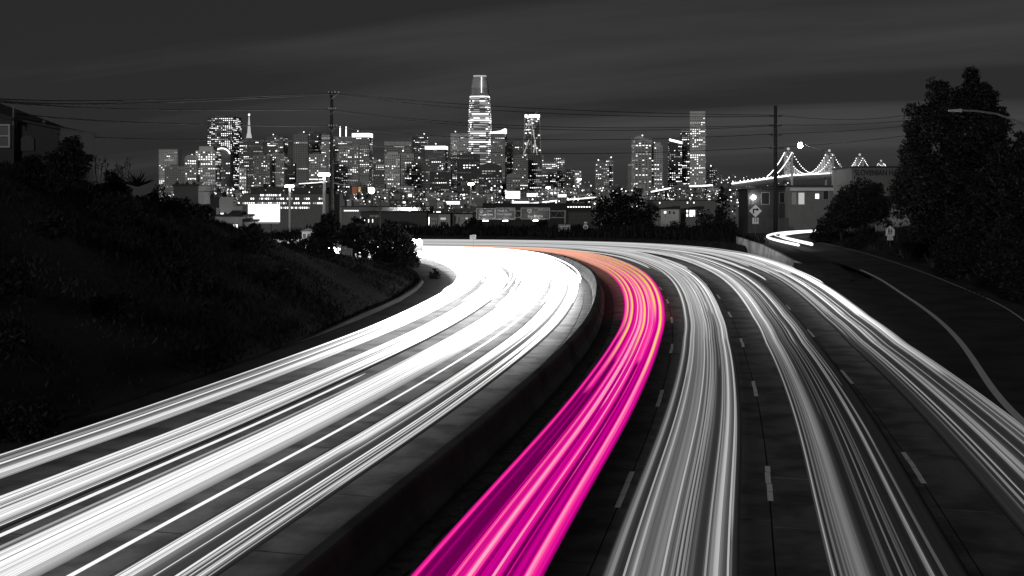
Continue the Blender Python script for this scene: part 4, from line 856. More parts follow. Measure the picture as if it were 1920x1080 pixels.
def billboard(x0, x1, y0, y1, D, label, em, zb):
    a, b = at(x0, y0, D), at(x1, y1, D); t = thing('billboard', ((a.x+b.x)/2, D, zb), label, 'billboard'); mb = MB(); mb.box(a.x, b.x, D, D + .25, b.z, a.z); mb.build('panel', em, t)
    mb = MB(); e = .12
    for q_ in ((a.x-e, b.x+e, a.z, a.z+e), (a.x-e, b.x+e, b.z-e, b.z), (a.x-e, a.x, b.z, a.z), (b.x, b.x+e, b.z, a.z)): mb.box(q_[0], q_[1], D - .05, D + .3, q_[2], q_[3])
    mb.build('frame', M_dsteel, t); mb = MB(); mb.box(a.x, b.x, D - 1.0, D - .06, b.z - .35, b.z - .2); mb.build('catwalk', M_steel, t)
    for f in (.3, .7): mb = MB(); mb.tube([(a.x + (b.x-a.x)*f, D + .5, zb), (a.x + (b.x-a.x)*f, D + .5, b.z + .3)], .2, 6); mb.build('post', M_dsteel, t)
billboard(465, 525, 382.5, 416.5, 260, 'large brilliant white billboard left of the lamp mast', emat('billboard_glow', 1.4), -12)
billboard(948, 975, 358.5, 372, 700, 'small white glowing billboard right of the lamp below the tallest tower', E_HI, -32)
billboard(988, 1008, 362.5, 368.5, 720, 'flat glowing billboard, right of the small white one', E_HI, -32)
billboard(838, 862, 377.5, 383, 560, 'low glowing sign left of the overhead signs', E_HI, -30)
billboard(960, 992, 378, 383.5, 540, 'long glowing sign below the small white billboard', E_HI, -30)
billboard(766, 772, 364, 369, 600, 'tiny white glowing sign left of the lamp', E_HI, -30)
billboard(1046, 1062, 364.5, 369.5, 640, 'small glowing sign at the start of the elevated freeway', E_HI, -30)
# amber lit sign panel
t = thing('lit_sign', tuple(at(667, 357, 700)), 'small orange glowing sign right of the utility pole', 'sign')
a, b = at(660, 350, 700), at(669, 364, 700); mb = MB(); mb.box(a.x, b.x, 700, 700.4, b.z, a.z); mb.build('panel', E_RUST, t)
for k in range(3): p = at(674, 352 + 3.5*k, 700); mb = MB(); mb.box(p.x - .8, p.x + .8, 699.6, 700, p.z - .35, p.z + .35); mb.build('lamp', E_AMB, t)
# satellite-dish shaped lit disc
t = thing('lit_disc', tuple(at(697, 357, 600)), 'tilted oval white glowing disc right of the orange sign', 'sign'); mb = MB(); p = at(697, 357, 600)
mb.tube([p, p + Vector((-.3, .5, 0))], px2m(6.5, 600), 18); mb.build('face', E_TOP, t); mb = MB(); mb.tube([(p.x, 601, -32), (p.x, 601, p.z)], .4, 6); mb.build('post', M_dsteel, t)

# elevated freeway with lights (two runs)
def viaduct(pts, D0, D1, label, lit_px, zdrop=4):
    n = len(pts); P = [at(x, y, D0 + (D1 - D0) * i / (n - 1)) for i, (x, y) in enumerate(pts)]; c = P[0]; t = thing('elevated_freeway', tuple(c), label, 'freeway')
    for i in range(n - 1):
        a, b = P[i], P[i+1]; mb = MB(); mb.add([a + Vector((0,0,-1.6)), b + Vector((0,0,-1.6)), b, a, a + Vector((0,14,-1.6)), b + Vector((0,14,-1.6)), b + Vector((0,14,0)), a + Vector((0,14,0))], [(0,1,2,3), (3,2,6,7), (7,6,5,4), (4,5,1,0), (0,3,7,4), (1,5,6,2)]); mb.build('deck', GN['light'], t)
        m2 = MB(); m2.tube([a + Vector((0, 3, .9)), b + Vector((0, 3, .9))], px2m(lit_px, D0) / 2, 5); m2.build('headlight_streak', E_HI, t)
        m3 = MB(); m_ = a.lerp(b, .5); m3.box(m_.x - .8, m_.x + .8, m_.y + 5, m_.y + 8, ZC, m_.z - 1.62); m3.build('pier', GN['mid'], t)
viaduct([(960, 387), (1000, 384), (1040, 379), (1080, 375.5), (1118, 372)], 640, 900, 'elevated freeway with brilliant streaks left of the broad black tree', 2.6)
viaduct([(1222, 361), (1240, 357.5), (1258, 354)], 1250, 1350, 'short brilliant stretch of elevated freeway below the slanted glowing top', 2.6)
viaduct([(1294, 350.5), (1316, 350), (1336, 348.5)], 1400, 1450, 'short brilliant stretch of elevated freeway below the tall slender tower', 3.0)
viaduct([(560, 346), (590, 344), (612, 342)], 1300, 1400, 'brilliant stretch of elevated freeway left of the pole', 1.4)

# ------------------------------------------------------------------ suspension bridge
BD = [(1478, 283, 2650), (1555, 286, 2800), (1612, 293, 3150), (1652, 304, 3600)]
t = thing('suspension_bridge', (at(1478, 383, 2650).x, 2650, ZC), 'floodlit suspension bridge with glowing cables on the right', 'bridge')
deck = [(1372, 345.5, 2450), (1410, 340, 2500), (1450, 334.5, 2580), (1478, 330.5, 2650), (1516, 328, 2725), (1555, 326, 2800), (1584, 325, 2975), (1612, 324, 3150), (1634, 323, 3375), (1652, 322.5, 3600), (1690, 322, 4000)]
for i in range(len(deck) - 1):
    a, b = at(*deck[i]), at(*deck[i+1]); mb = MB(); w = Vector((0, 22, 0)); h_ = Vector((0, 0, -9)); mb.add([a + h_, b + h_, b, a, a + h_ + w, b + h_ + w, b + w, a + w], [(0,1,2,3), (3,2,6,7), (7,6,5,4), (4,5,1,0)]); mb.build('deck', G['mid'], t)
    m2 = MB(); m2.tube([a + Vector((0, -1, 1.5)), b + Vector((0, -1, 1.5))], px2m(1.3 if i < 3 else 1.1, 2600), 5); m2.build('deck_lights', E_HI, t)
def cable(p0, p1, sag, n=20): return [p0.lerp(p1, i / n) + Vector((0, 0, -sag * 4 * (i / n) * (1 - i / n))) for i in range(n + 1)]
tops = []
for (x, y, D) in BD:
    hw = px2m(7.0 * 2650 / D, D); zt = at(x, y + 2, D).z; zd = at(x, 350, D).z; cx = at(x, y, D).x
    for s_ in (-1, 1): mb = MB(); mb.box(cx + s_*hw - 2, cx + s_*hw + 2, D - 2, D + 4, ZC, zt); mb.build('tower_leg', G['light'], t)
    m2 = MB(); nb = 4; z0 = at(x, 328, D).z
    for k in range(nb):
        za, zb_ = z0 + (zt - z0) * k / nb, z0 + (zt - z0) * (k + 1) / nb
        m2.tube([(cx - hw, D, za), (cx + hw, D, zb_)], 1.2, 4); m2.tube([(cx + hw, D, za), (cx - hw, D, zb_)], 1.2, 4); m2.tube([(cx - hw, D, zb_), (cx + hw, D, zb_)], 1.2, 4)
    m2.build('cross_bracing', G['light'], t); m3 = MB(); m3.ball((cx, D, zt + 7), 3.2, 8, 5); m3.build('beacon', E_MID, t); tops.append((cx, D, zt, hw))
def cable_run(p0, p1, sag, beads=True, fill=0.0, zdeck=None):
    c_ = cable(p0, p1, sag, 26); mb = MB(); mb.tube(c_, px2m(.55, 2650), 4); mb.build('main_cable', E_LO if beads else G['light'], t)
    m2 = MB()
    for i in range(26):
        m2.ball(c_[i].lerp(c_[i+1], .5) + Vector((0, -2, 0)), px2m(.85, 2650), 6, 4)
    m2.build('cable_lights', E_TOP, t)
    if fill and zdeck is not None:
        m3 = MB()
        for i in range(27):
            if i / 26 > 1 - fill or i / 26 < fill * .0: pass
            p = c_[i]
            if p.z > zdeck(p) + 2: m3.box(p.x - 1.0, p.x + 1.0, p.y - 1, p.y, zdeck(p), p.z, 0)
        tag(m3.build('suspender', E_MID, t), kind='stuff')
dx = [at(*d_).x for d_ in deck]; dz = [at(*d_).z for d_ in deck]; zdk = lambda p: float(np.interp(p.x, dx, dz))
for i in range(4):
    cx, D, zt, hw = tops[i]
    for s_ in (-1, 1):
        p0 = Vector((cx + s_*hw, D, zt))
        if i == 0: e = Vector(at(1444 + s_*6, 331, 2560)); cable_run(p0, e, 6)
        if i < 3:
            c2 = tops[i+1]; p1 = Vector((c2[0] + s_*c2[3], c2[1], c2[2])); mid = p0.lerp(p1, .5); sag = mid.z - zdk(mid) - 3
            if i == 1 or True: cable_run(p0, p1, sag, True, 1.0 if s_ == -1 and i < 2 else 0, zdk)
        if i == 3: cable_run(p0, Vector((cx + 60, D + 100, at(0, 322, D).z)), 3)
mb = MB()
for i in range(16): p = at(1388 + 7.2*i, 339 - i*.9, 2500); m_ = p + Vector((0, 0, 0)); mb.ball(m_, px2m(1.1, 2500), 6, 4)
tag(mb.build('deck_lamp', E_HI, t), 'row of round lamps over the bridge approach', kind='stuff')

# ------------------------------------------------------------------ utility poles and wires
def pole(px, ytop, ybase, D, r, arms, label, zb):
    a = at(px, ytop, D); t = thing('utility_pole', (a.x, D, zb), label, 'utility pole'); mb = MB(); mb.tube([(a.x, D, zb), (a.x, D, (zb + a.z)/2), (a.x, D, a.z)], r, 9, r1=r*.72); mb.build('shaft', M_wood, t, True)
    for (y, wl_, wr_) in arms:
        z = at(px, y, D).z; x0, x1 = a.x - px2m(wl_, D), a.x + px2m(wr_, D); mb = MB(); mb.box(x0, x1, D - r - .12, D - r + .02, z - .07, z + .07); ar = mb.build('crossarm', M_wood, t)
        n = 4
        for k in range(n):
            x = x0 + (x1 - x0) * (k + .15) / (n - .7); m2 = MB(); m2.tube([(x, D - r - .05, z + .07), (x, D - r - .05, z + .17)], .03, 5); m2.tube([(x, D - r - .05, z + .17), (x, D - r - .05, z + .32)], .07, 6); m2.build('insulator', M_steel, ar)
        m2 = MB(); m2.tube([(a.x, D - r - .1, z - .55), (a.x + (x1 - a.x)*.7, D - r - .1, z - .07)], .03, 4); m2.tube([(a.x, D - r - .1, z - .55), (a.x + (x0 - a.x)*.7, D - r - .1, z - .07)], .03, 4); m2.build('arm_brace', M_dsteel, ar)
    return t
lp = pole(622, 172, 392, 146, .27, [(177, 6, 14), (207, 5, 8), (239, 5, 10)], 'tall dark wooden utility pole left of centre', 0)
p = at(633, 294, 146); mb = MB(); mb.tube([p + Vector((0, 0, -.45)), p + Vector((0, 0, .45))], .28, 10); mb.build('transformer', M_dsteel, lp)
rp2 = pole(1454, 198, 410, 214, .40, [(218, 13, 11), (236, 13, 11), (253, 13, 12), (278, 13, 15)], 'tall dark wooden utility pole with four crossarms on the right', 0)
sp_ = pole(713, 365, 440, 175, .11, [], 'thin dark pole in front of the low pale building', 0)
def wire(pts, Ds, label, r=.035):
    n = 26; P = [at(x, y, d) for (x, y), d in zip(pts, Ds)]; a, m_, b = P; out = []
    for i in range(n + 1):
        u = i / n; tm = .5; q_ = a * ((u - tm) * (u - 1) / (tm)) + m_ * (u * (u - 1) / (tm * (tm - 1))) + b * (u * (u - tm) / (1 - tm)); out.append(q_)
    mb = MB(); mb.tube(out, r, 4); tag(mb.build('power_line', M_wire), label, 'power line', 'overhead wires')
LW = [((0, 186), (310, 187), (617, 175), 'topmost wire left of the left utility pole'), ((0, 190), (310, 192), (628, 176), 'second wire from the top left of the left utility pole'), ((0, 191), (310, 206), (617, 206), 'third wire from the top left of the left utility pole'), ((28, 213), (320, 232), (617, 237), 'fourth wire down, from the roof mast of the top left house'), ((108, 252), (330, 262), (622, 264), 'lowest bold wire from the corner of the top left house')]
for i, (a, b, c, lb) in enumerate(LW): wire((a, b, c), (66 if i > 2 else 60, 100, 145.6), lb, .05)
RW = [(175, 218, 205), (176.5, 220, 213), (206, 236, 238), (208, 238, 243), (238, 253, 262), (266, 278, 288)]
nm = ['topmost', 'second', 'third', 'fourth', 'fifth', 'lowest']
for i, (y0, y1, ym) in enumerate(RW): wire(((628, y0), (1041, ym), (1450 - 3*(i % 2), y1 - 2)), (145.6, 178, 213.4), f'{nm[i]} wire spanning between the two utility poles', .045)
for i, (y0, ym, y1) in enumerate([(216, 224, 216), (234, 234, 226), (251, 246, 236), (276, 268, 254)]): wire(((1460, y0), (1575, ym), (1700, y1)), (213.4, 180, 150), f'{["topmost", "second", "third", "lowest"][i]} wire from the right utility pole into the tall tree', .035)
wire(((330, 360), (470, 356), (620, 344)), (150, 150, 146), 'low wire rising to the left utility pole from the chimneyed roofs', .04)
wire(((624, 343), (860, 361), (1110, 369)), (146, 200, 260), 'low wire running right from the left utility pole', .05)
wire(((1110, 369), (1280, 364), (1452, 349)), (260, 235, 214), 'low wire running to the right utility pole above the broad black tree', .05)

# ------------------------------------------------------------------ lamps
E_lamp = emat('lamp_glow', 60, sample='FRONT_BACK'); E_mast = emat('mast_glow', 25, sample='FRONT_BACK')
def mast_lamp(px, yl, yb, D, label, r=1.0, pr=.16, em=E_mast, lit=True):
    a = at(px, yl, D); b = at(px, yb, D); t = thing('lamp_mast', tuple(b), label, 'street lamp'); mb = MB(); mb.tube([b, (a.x, D, a.z)], pr, 8, r1=pr*.7); mb.build('pole', GN['pale'], t)
    mb = MB(); mb.box(a.x - 1.1*r, a.x + 1.1*r, D - .2, D + .2, a.z + .25*r, a.z + .4*r); mb.build('bracket', M_dsteel, t)
    for s_ in (-.65, 0, .65): mb = MB(); mb.ball((a.x + s_*r, D - .3, a.z), .42*r, 8, 5, sz=.7); mb.build('lamp', em, t)
    return t
mast_lamp(543.5, 349.5, 440, 252, 'bright lamp mast right of the white billboard', .95, .30)
mast_lamp(608, 327.5, 400, 262, 'brightest tall lamp mast left of the utility pole', 1.25, .42)
mast_lamp(883, 345, 385, 640, 'lamp mast below the black office block', 1.6, .4)
mast_lamp(1028, 352, 378, 700, 'small lamp mast left of the elevated freeway', 1.3, .4)
mast_lamp(1086, 336, 360, 1100, 'small lamp mast near the small white block', 1.8, .5)
# bright cobra lamp beside the bridge
D = 185; pb = at(1576, 440, D); pt_ = at(1576, 306, D); lh = at(1500, 272.5, D)
t = thing('street_lamp', (pb.x, D, 1.3), 'brilliant curved-arm street lamp in front of the suspension bridge', 'street lamp')
mb = MB(); mb.tube([(pb.x, D, 1.3), pt_], .14, 8, r1=.10); mb.build('pole', M_steel, t)
mb = MB(); mb.tube([at(1576, 305, D), at(1566, 296, D), at(1548, 284, D), at(1530, 277, D), at(1510, 272, D)], .07, 6); mb.build('arm', M_dsteel, t)
mb = MB(); mb.ball(lh + Vector((.1, .1, .42)), .36, 10, 6, sz=.35); hd = mb.build('lamp_head', M_dsteel, t)
mb = MB(); mb.ball(lh + Vector((0, -.05, -.06)), .40, 12, 8, sz=.85); mb.build('lamp', emat('cobra_glow', 230, sample='FRONT_BACK'), hd)
# unlit cobra lamp at the right edge
D = 58; t = thing('street_lamp', (at(1985, 400, D).x, D, 3), 'unlit pale street lamp on a long curved arm at the right edge', 'street lamp')
mb = MB(); mb.tube([at(1985, 620, D), at(1985, 275, D)], .11, 8); mb.build('pole', M_steel, t)
mb = MB(); mb.tube([at(1985, 275, D), at(1945, 246, D), at(1905, 226, D), at(1870, 214, D), at(1830, 208, D), at(1800, 207, D)], .05, 6); mb.build('arm', M_steel, t)
a, b = at(1778, 208, D), at(1803, 207, D); mb = MB(); mb.add([a + Vector((0, 0, -.03)), a + Vector((0, -.08, 0)), a + Vector((0, 0, .05)), a + Vector((0, .08, 0)), b + Vector((0, 0, -.09)), b + Vector((0, -.14, 0)), b + Vector((0, 0, .08)), b + Vector((0, .14, 0))], [(0,1,5,4), (1,2,6,5), (2,3,7,6), (3,0,4,7), (0,3,2,1), (4,5,6,7)]); mb.build('lamp_head', GN['pale'], t)
# oncoming headlights at the mouth of the bend
D = 150; c = at(781, 452.5, D); t = thing('headlight_pair', (c.x, D, 0), 'blinding headlights where the freeway emerges from behind the rounded tree', 'headlights')
for s_ in (-.34, .34): mb = MB(); mb.ball((c.x + s_, D, c.z), .30, 12, 8); mb.build('lamp', emat('headlamp', 60, sample='FRONT_BACK'), t)
mb = MB(); mb.box(c.x - .75, c.x + .75, D + .3, D + .6, .3, c.z + .1); mb.build('grille', M_dsteel, t)

# ------------------------------------------------------------------ signs
def post(mb, x, D, z0, z1, r=.05): mb.tube([(x, D, z0), (x, D, z1)], r, 6)
D = 236
t = thing('sign_gantry', (at(960, 411, D).x, D, -2), 'steel truss gantry carrying the green overhead signs', 'gantry')
for yy in (395.5, 408): a, b = at(890, yy, D), at(1060, yy, D); mb = MB(); mb.box(a.x, b.x, D + .3, D + .45, a.z - .07, a.z + .07); mb.build('chord', M_steel, t)
for i in range(16):
    x0, x1 = 890 + 10.6*i, 890 + 10.6*(i+1); mb = MB(); mb.tube([at(x0, 395.5 if i % 2 else 408, D + .37), at(x1, 408 if i % 2 else 395.5, D + .37)], .05, 5); mb.build('truss_web', M_steel, t)
for px in (1060,): a = at(px, 394, D); mb = MB(); mb.tube([(a.x, D + .4, -4), (a.x, D + .4, a.z)], .2, 8); mb.build('post', M_steel, t)
def green_sign(x0, x1, y0, y1, label, rows, tab=None, shield=None):
    a, b = at(x0, y0, D), at(x1, y1, D); s = thing('highway_sign', ((a.x+b.x)/2, D, b.z), label, 'highway sign', 'green overhead signs'); w, h_ = b.x - a.x, a.z - b.z
    mb = MB(); mb.box(a.x, b.x, D - .05, D + .05, b.z, a.z); mb.build('panel', M_signg, s)
    mb = MB(); e = .09
    for q_ in ((a.x, b.x, a.z - e, a.z), (a.x, b.x, b.z, b.z + e), (a.x, a.x + e, b.z + e, a.z - e), (b.x - e, b.x, b.z + e, a.z - e)): mb.box(q_[0], q_[1], D - .075, D - .052, q_[2], q_[3])
    mb.build('border', M_signw, s)
    for (txt, fx, fy, sz) in rows: text_mesh('letters', txt, sz * h_, (a.x + fx*w, D - .06, a.z - fy*h_), M_signw, s, .012, bold=.012)
    if tab:
        tx0, tx1, txt = tab; mb = MB(); p0, p1 = a.x + tx0*w, a.x + tx1*w; mb.box(p0, p1, D - .12, D - .078, a.z - .26*h_, a.z + .02); tb = mb.build('exit_tab', M_signw, s)
        mb = MB(); mb.box(p0 + .06, p1 - .06, D - .14, D - .122, a.z - .23*h_, a.z - .03); mb.build('tab_face', M_signg, tb); text_mesh('tab_letters', txt, .19*h_, ((p0+p1)/2, D - .145, a.z - .13*h_), M_signw, tb, .004, bold=.006)
    if shield:
        fx, fy, txt, sz = shield; cx, cz = a.x + fx*w, a.z - fy*h_; q_ = sz * h_; mb = MB()
        pts = [(cx - q_*.5, cz + q_*.3), (cx - q_*.3, cz + q_*.5), (cx, cz + q_*.42), (cx + q_*.3, cz + q_*.5), (cx + q_*.5, cz + q_*.3), (cx + q_*.45, cz - q_*.15), (cx, cz - q_*.55), (cx - q_*.45, cz - q_*.15)]
        mb.prism(pts, D - .09, D - .055); sh = mb.build('shield', M_signw, s); text_mesh('shield_number', txt, q_*.62, (cx, D - .096, cz), M_black, sh, .004)
    # lamp below the sign that lights it
    mb = MB(); mb.box((a.x+b.x)/2 - .5, (a.x+b.x)/2 + .5, D - 1.5, D - 1.3, b.z - .3, b.z - .18); mb.build('sign_lamp', emat('sign_lamp', 26, sample='FRONT_BACK'), s)
green_sign(893, 928.3, 390.5, 411.5, 'green overhead sign reading Golden Gate', [('NORTH', .68, .27, .17), ('Golden Gate', .5, .57, .24), ('Br', .18, .84, .24)], None, (.27, .27, '101', .34))
green_sign(928.8, 966, 389.5, 411.5, 'green overhead sign reading Ninth St Civic Center', [('Ninth St', .36, .25, .25), ('Civic Center', .46, .55, .25)], (.72, .99, '433C'))
green_sign(976.5, 1031, 389.5, 411, 'green overhead sign reading Bay Bridge', [('Bay Bridge', .5, .74, .30)], (.6, .985, 'EXIT 433B'), (.3, .3, '80', .40))
# bend warning sign with speed plate
D = 197; c = at(1416.5, 395.5, D); t = thing('warning_sign', (c.x, D, 1.2), 'diamond sign with a right-turn arrow above a 15 plate', 'road sign')
mb = MB(); post(mb, c.x, D + .06, 1.0, c.z + .5, .05); mb.build('post', M_dsteel, t)
r_ = px2m(12, D); mb = MB(); mb.prism([(c.x - r_, c.z), (c.x, c.z - r_), (c.x + r_, c.z), (c.x, c.z + r_)], D - .03, D + .0); dm = mb.build('diamond', M_signw, t)
mb = MB(); u = r_ / 12
for q_ in ((-5, -2.6, -5, 4), (-2.6, 2, 1.6, 4)): mb.box(c.x + q_[0]*u, c.x + q_[1]*u, D - .05, D - .032, c.z + q_[2]*u, c.z + q_[3]*u)
mb.add([(c.x + 2*u, D - .05, c.z - .6*u), (c.x + 2*u, D - .05, c.z + 6.2*u), (c.x + 7*u, D - .05, c.z + 2.8*u)], [(0, 2, 1)]); mb.build('arrow', M_black, dm)
p = at(1416.5, 414, D); w = px2m(5.8, D); mb = MB(); mb.box(p.x - w, p.x + w, D - .03, D, p.z - w, p.z + w); pl = mb.build('speed_plate', M_signw, t); text_mesh('plate_number', '15', w*1.5, (p.x, D - .036, p.z + w*.2), M_black, pl, .004, bold=.015); text_mesh('plate_unit', 'M.P.H.', w*.42, (p.x, D - .036, p.z - w*.72), M_black, pl, .004)
# school crossing sign
D = 136; c = at(1669, 434, D); t = thing('warning_sign', (c.x, D, hz1(c.x, D)), 'house-shaped school crossing sign with two walking figures on the right slope', 'road sign')
mb = MB(); post(mb, c.x, D + .05, hz1(c.x, D) - .5, c.z + .4, .04); mb.build('post', M_dsteel, t)
u = px2m(1, D); mb = MB(); mb.prism([(c.x - 8.3*u, c.z - 8*u), (c.x + 8.3*u, c.z - 8*u), (c.x + 8.3*u, c.z + 3.5*u), (c.x, c.z + 11*u), (c.x - 8.3*u, c.z + 3.5*u)], D - .03, D); pn = mb.build('pentagon', M_signw, t)
for dx_, k in ((-2.6, 1.0), (1.8, .86)):
    mb = MB(); X = lambda a: c.x + (dx_ + a*k)*u; Z = lambda b: c.z + (b*k - 1)*u; y_ = D - .045
    mb.disc((X(0), D - .04, Z(6)), 1.3*k*u, (0, 1, 0), 10, .02)
    for pts in ([(-1.3, 4.4), (1.3, 4.4), (1.1, 0), (-1.1, 0)], [(-1.1, 0), (.2, 0), (-1.2, -5), (-2.4, -5)], [(0, 0), (1.1, 0), (2.2, -5), (1.0, -5)], [(1.2, 4.2), (2.8, .8), (2.0, .4), (.8, 3)]): mb.prism([(X(a), Z(b)) for a, b in pts], D - .05, D - .032)
    mb.build('walking_figure', M_black, pn)
p = at(1669, 446.5, D); mb = MB(); mb.box(p.x - 5.6*u, p.x + 5.6*u, D - .03, D, p.z - 4*u, p.z + 4*u); pl = mb.build('plate', M_signw, t); text_mesh('plate_letters', 'SCHOOL', 3.0*u, (p.x, D - .036, p.z + 1.5*u), M_black, pl, .003); text_mesh('plate_letters', 'XING', 3.0*u, (p.x, D - .036, p.z - 1.8*u), M_black, pl, .003)
# small guide sign and route shield behind the bend
D = 199; a, b = at(1047.5, 421.5, D), at(1069, 434, D); t = thing('highway_sign', ((a.x+b.x)/2, D, 0), 'small guide sign low behind the bend', 'highway sign')
mb = MB(); mb.box(a.x, b.x, D - .03, D, b.z, a.z); pn = mb.build('panel', M_signg, t)
mb = MB(); e = .08
for q_ in ((a.x, b.x, a.z - e, a.z), (a.x, b.x, b.z, b.z + e), (a.x, a.x + e, b.z + e, a.z - e), (b.x - e, b.x, b.z + e, a.z - e)): mb.box(q_[0], q_[1], D - .05, D - .032, q_[2], q_[3])
mb.box(a.x + .2, b.x - .2, D - .05, D - .032, a.z - .38, a.z - .22); mb.box(a.x + .45, b.x - .5, D - .05, D - .032, a.z - .72, a.z - .56); mb.build('border', M_signw, pn)
for x in (a.x + .3, b.x - .3): mb = MB(); post(mb, x, D + .05, -.5, a.z); mb.build('post', M_dsteel, t)
c = at(1098, 425.5, D); t = thing('route_marker', (c.x, D, 0), 'round route shield with a small plate above, behind the bend', 'road sign')
mb = MB(); post(mb, c.x, D + .05, -.5, c.z + .8); mb.build('post', M_dsteel, t)
mb = MB(); mb.disc((c.x, D - .02, c.z), px2m(5.0, D), (0, 1, 0), 16, .03); sh = mb.build('shield', M_signw, t)
mb = MB(); mb.box(c.x - .28, c.x + .28, D - .045, D - .036, c.z - .10, c.z + .08); mb.build('legend', M_black, sh)
p = at(1098, 417.5, D); mb = MB(); mb.box(p.x - .26, p.x + .26, D - .03, D, p.z - .14, p.z + .14); mb.build('plate', M_signw, t)
# sign standing on the median
st_ = SY(130) + 30; D = 158; c = at(887, 445, D); t = thing('median_sign', (c.x, D, .9), 'small square sign seen from behind on the median barrier', 'road sign'); 
mb = MB(); post(mb, c.x, D, .6, c.z + .4, .05); mb.build('post', M_dsteel, t); mb = MB(); mb.box(c.x - .42, c.x - .02, D - .08, D - .05, c.z - .28, c.z + .30); mb.box(c.x + .02, c.x + .40, D - .08, D - .05, c.z - .24, c.z + .34); mb.build('panel', M_dsteel, t)
p = at(1107, 455, 197); ub = thing('utility_cabinet', (p.x, 197, 0), 'grey roadside cabinet below the route shield', 'cabinet'); mb = MB(); mb.box(p.x - .9, p.x + .9, 197, 197.8, 0, 1.9); mb.build('body', GN['mid'], ub); mb = MB(); mb.box(p.x - .85, p.x + .85, 196.96, 196.998, .1, 1.8); mb.build('door', GN['mid'], ub)

# ------------------------------------------------------------------ houses near the freeway
# top left house on the crest
D = 66; t = thing('house', (at(40, 300, D).x, D, at(40, 300, D).z), 'dark house with a white-framed window on the crest at the top left', 'house')
a, b = at(-140, 238, D), at(26, 310, D); mb = MB(); mb.box(a.x, b.x, D, D + 7, b.z - 1.5, at(0, 220, D).z); mb.build('wall', GN['black'], t)
mb = MB(); e0, e1, e2 = at(-140, 160, D), at(26, 219, D), at(30, 222, D); mb.add([(e0.x, D - .5, e0.z), (e2.x, D - .5, e2.z), (e2.x, D + 7.2, e2.z), (e0.x, D + 7.2, e0.z), (e0.x, D - .5, e0.z - .15), (e2.x, D - .5, e2.z - .15), (e2.x, D + 7.2, e2.z - .15), (e0.x, D + 7.2, e0.z - .15)], [(0,1,2,3), (7,6,5,4), (0,4,5,1), (1,5,6,2), (3,7,4,0)]); mb.build('roof', M_roof, t)
mb = MB(); v = [at(-140, 219, D), at(24, 219, D), at(-140, 165, D)]; mb.add([*v, *[p + Vector((0, 6.9, 0)) for p in v]], [(0,1,2), (5,4,3), (1,4,5,2)]); mb.build('gable', GN['black'], t)
p, r_ = at(-18, 233, D), at(17, 277, D); fr = MB(); e = .09
for q_ in ((p.x, r_.x + e, p.z - e, p.z), (p.x, r_.x + e, r_.z, r_.z + e), (r_.x, r_.x + e, r_.z + e, p.z - e), (p.x, r_.x, (p.z+r_.z)/2 - .04, (p.z+r_.z)/2 + .04)): fr.box(q_[0], q_[1], D - .12, D - .002, q_[2], q_[3])
f = fr.build('window', GN['light'], t); pn = MB(); pn.quad((p.x, D - .02, r_.z), (r_.x, D - .02, r_.z), (r_.x, D - .02, p.z), (p.x, D - .02, p.z)); pn.build('pane', M_glass, f)
a, b = at(26.5, 224, D), at(106, 310, D); mb = MB(); v0, v1 = at(26.5, 226, D), at(104, 240, D); mb.add([(a.x, D + .6, b.z - 1.5), (v1.x, D + .6, b.z - 1.5), (v1.x, D + .6, v1.z), (a.x, D + .6, v0.z), (a.x, D + 6, b.z - 1.5), (v1.x, D + 6, b.z - 1.5), (v1.x, D + 6, v1.z), (a.x, D + 6, v0.z)], [(0,1,2,3), (3,2,6,7), (1,5,6,2), (7,6,5,4), (0,3,7,4)]); mb.build('extension', GN['black'], t)
mb = MB(); v0, v1 = at(26.5, 221.5, D), at(110, 238.5, D); mb.add([(v0.x, D + .3, v0.z), (v1.x, D + .3, v1.z), (v1.x, D + 6.3, v1.z), (v0.x, D + 6.3, v0.z), (v0.x, D + .3, v0.z - .1), (v1.x, D + .3, v1.z - .1), (v1.x, D + 6.3, v1.z - .1), (v0.x, D + 6.3, v0.z - .1)], [(0,1,2,3), (7,6,5,4), (0,4,5,1), (1,5,6,2)]); mb.build('extension_roof', M_roof, t)
mb = MB(); pts = [(at(31, 280, D).x, at(0, 282, D).z), (at(57, 280, D).x, at(0, 282, D).z)] + [(at(44 + 13*math.cos(math.pi*k/8), 0, D).x, at(0, 262 - 9*math.sin(math.pi*k/8), D).z) for k in range(9)]; mb.prism(pts, D + .5, D + .597); mb.build('arched_door', M_black, t)
mb = MB(); mb.tube([at(25, 235, D - .3), at(25, 195, D - .3)], .04, 6); mb.ball(at(25, 194, D - .3), .08, 8, 5); mb.build('roof_mast', M_dsteel, t)
mb = MB(); p = at(82, 228, D + 2); mb.tube([p + Vector((0, 0, -.3)), p], .03, 5); mb.disc(p, .1, (1, -1, .3), 10, .03); mb.build('satellite_dish', GN['mid'], t)
# chimneyed roofs and pale house on the crest
t = facade_block('house', 326, 372, 349, 420, 150, 'dark', 'dark flat house with chimneys on the left crest', [], 8, zb=1)
for px in (331, 350, 363): p = at(px, 349, 152); mb = MB(); mb.box(p.x - .18, p.x + .18, 152, 152.4, p.z, p.z + .45); mb.tube([(p.x, 152.2, p.z + .45), (p.x, 152.2, p.z + .62)], .1, 6); mb.build('chimney', M_roof, t)
facade_block('house', 372.5, 411, 373, 430, 156, 'black', 'black low house right of the chimneyed one', [(373.2, 383, 384.5, 386, 3)], 8, zb=0)
t = facade_block('house', 404, 454, 406, 445, 138, 'light', 'pale flat-roofed house with one lit window and a chimney', [(438, 446, 421, 432, 3)], 6, zb=-1)
p = at(409, 406, 138.6); mb = MB(); mb.box(p.x - .16, p.x + .16, 138.4, 138.8, p.z, p.z + 1.0); mb.build('chimney', GN['light'], t)
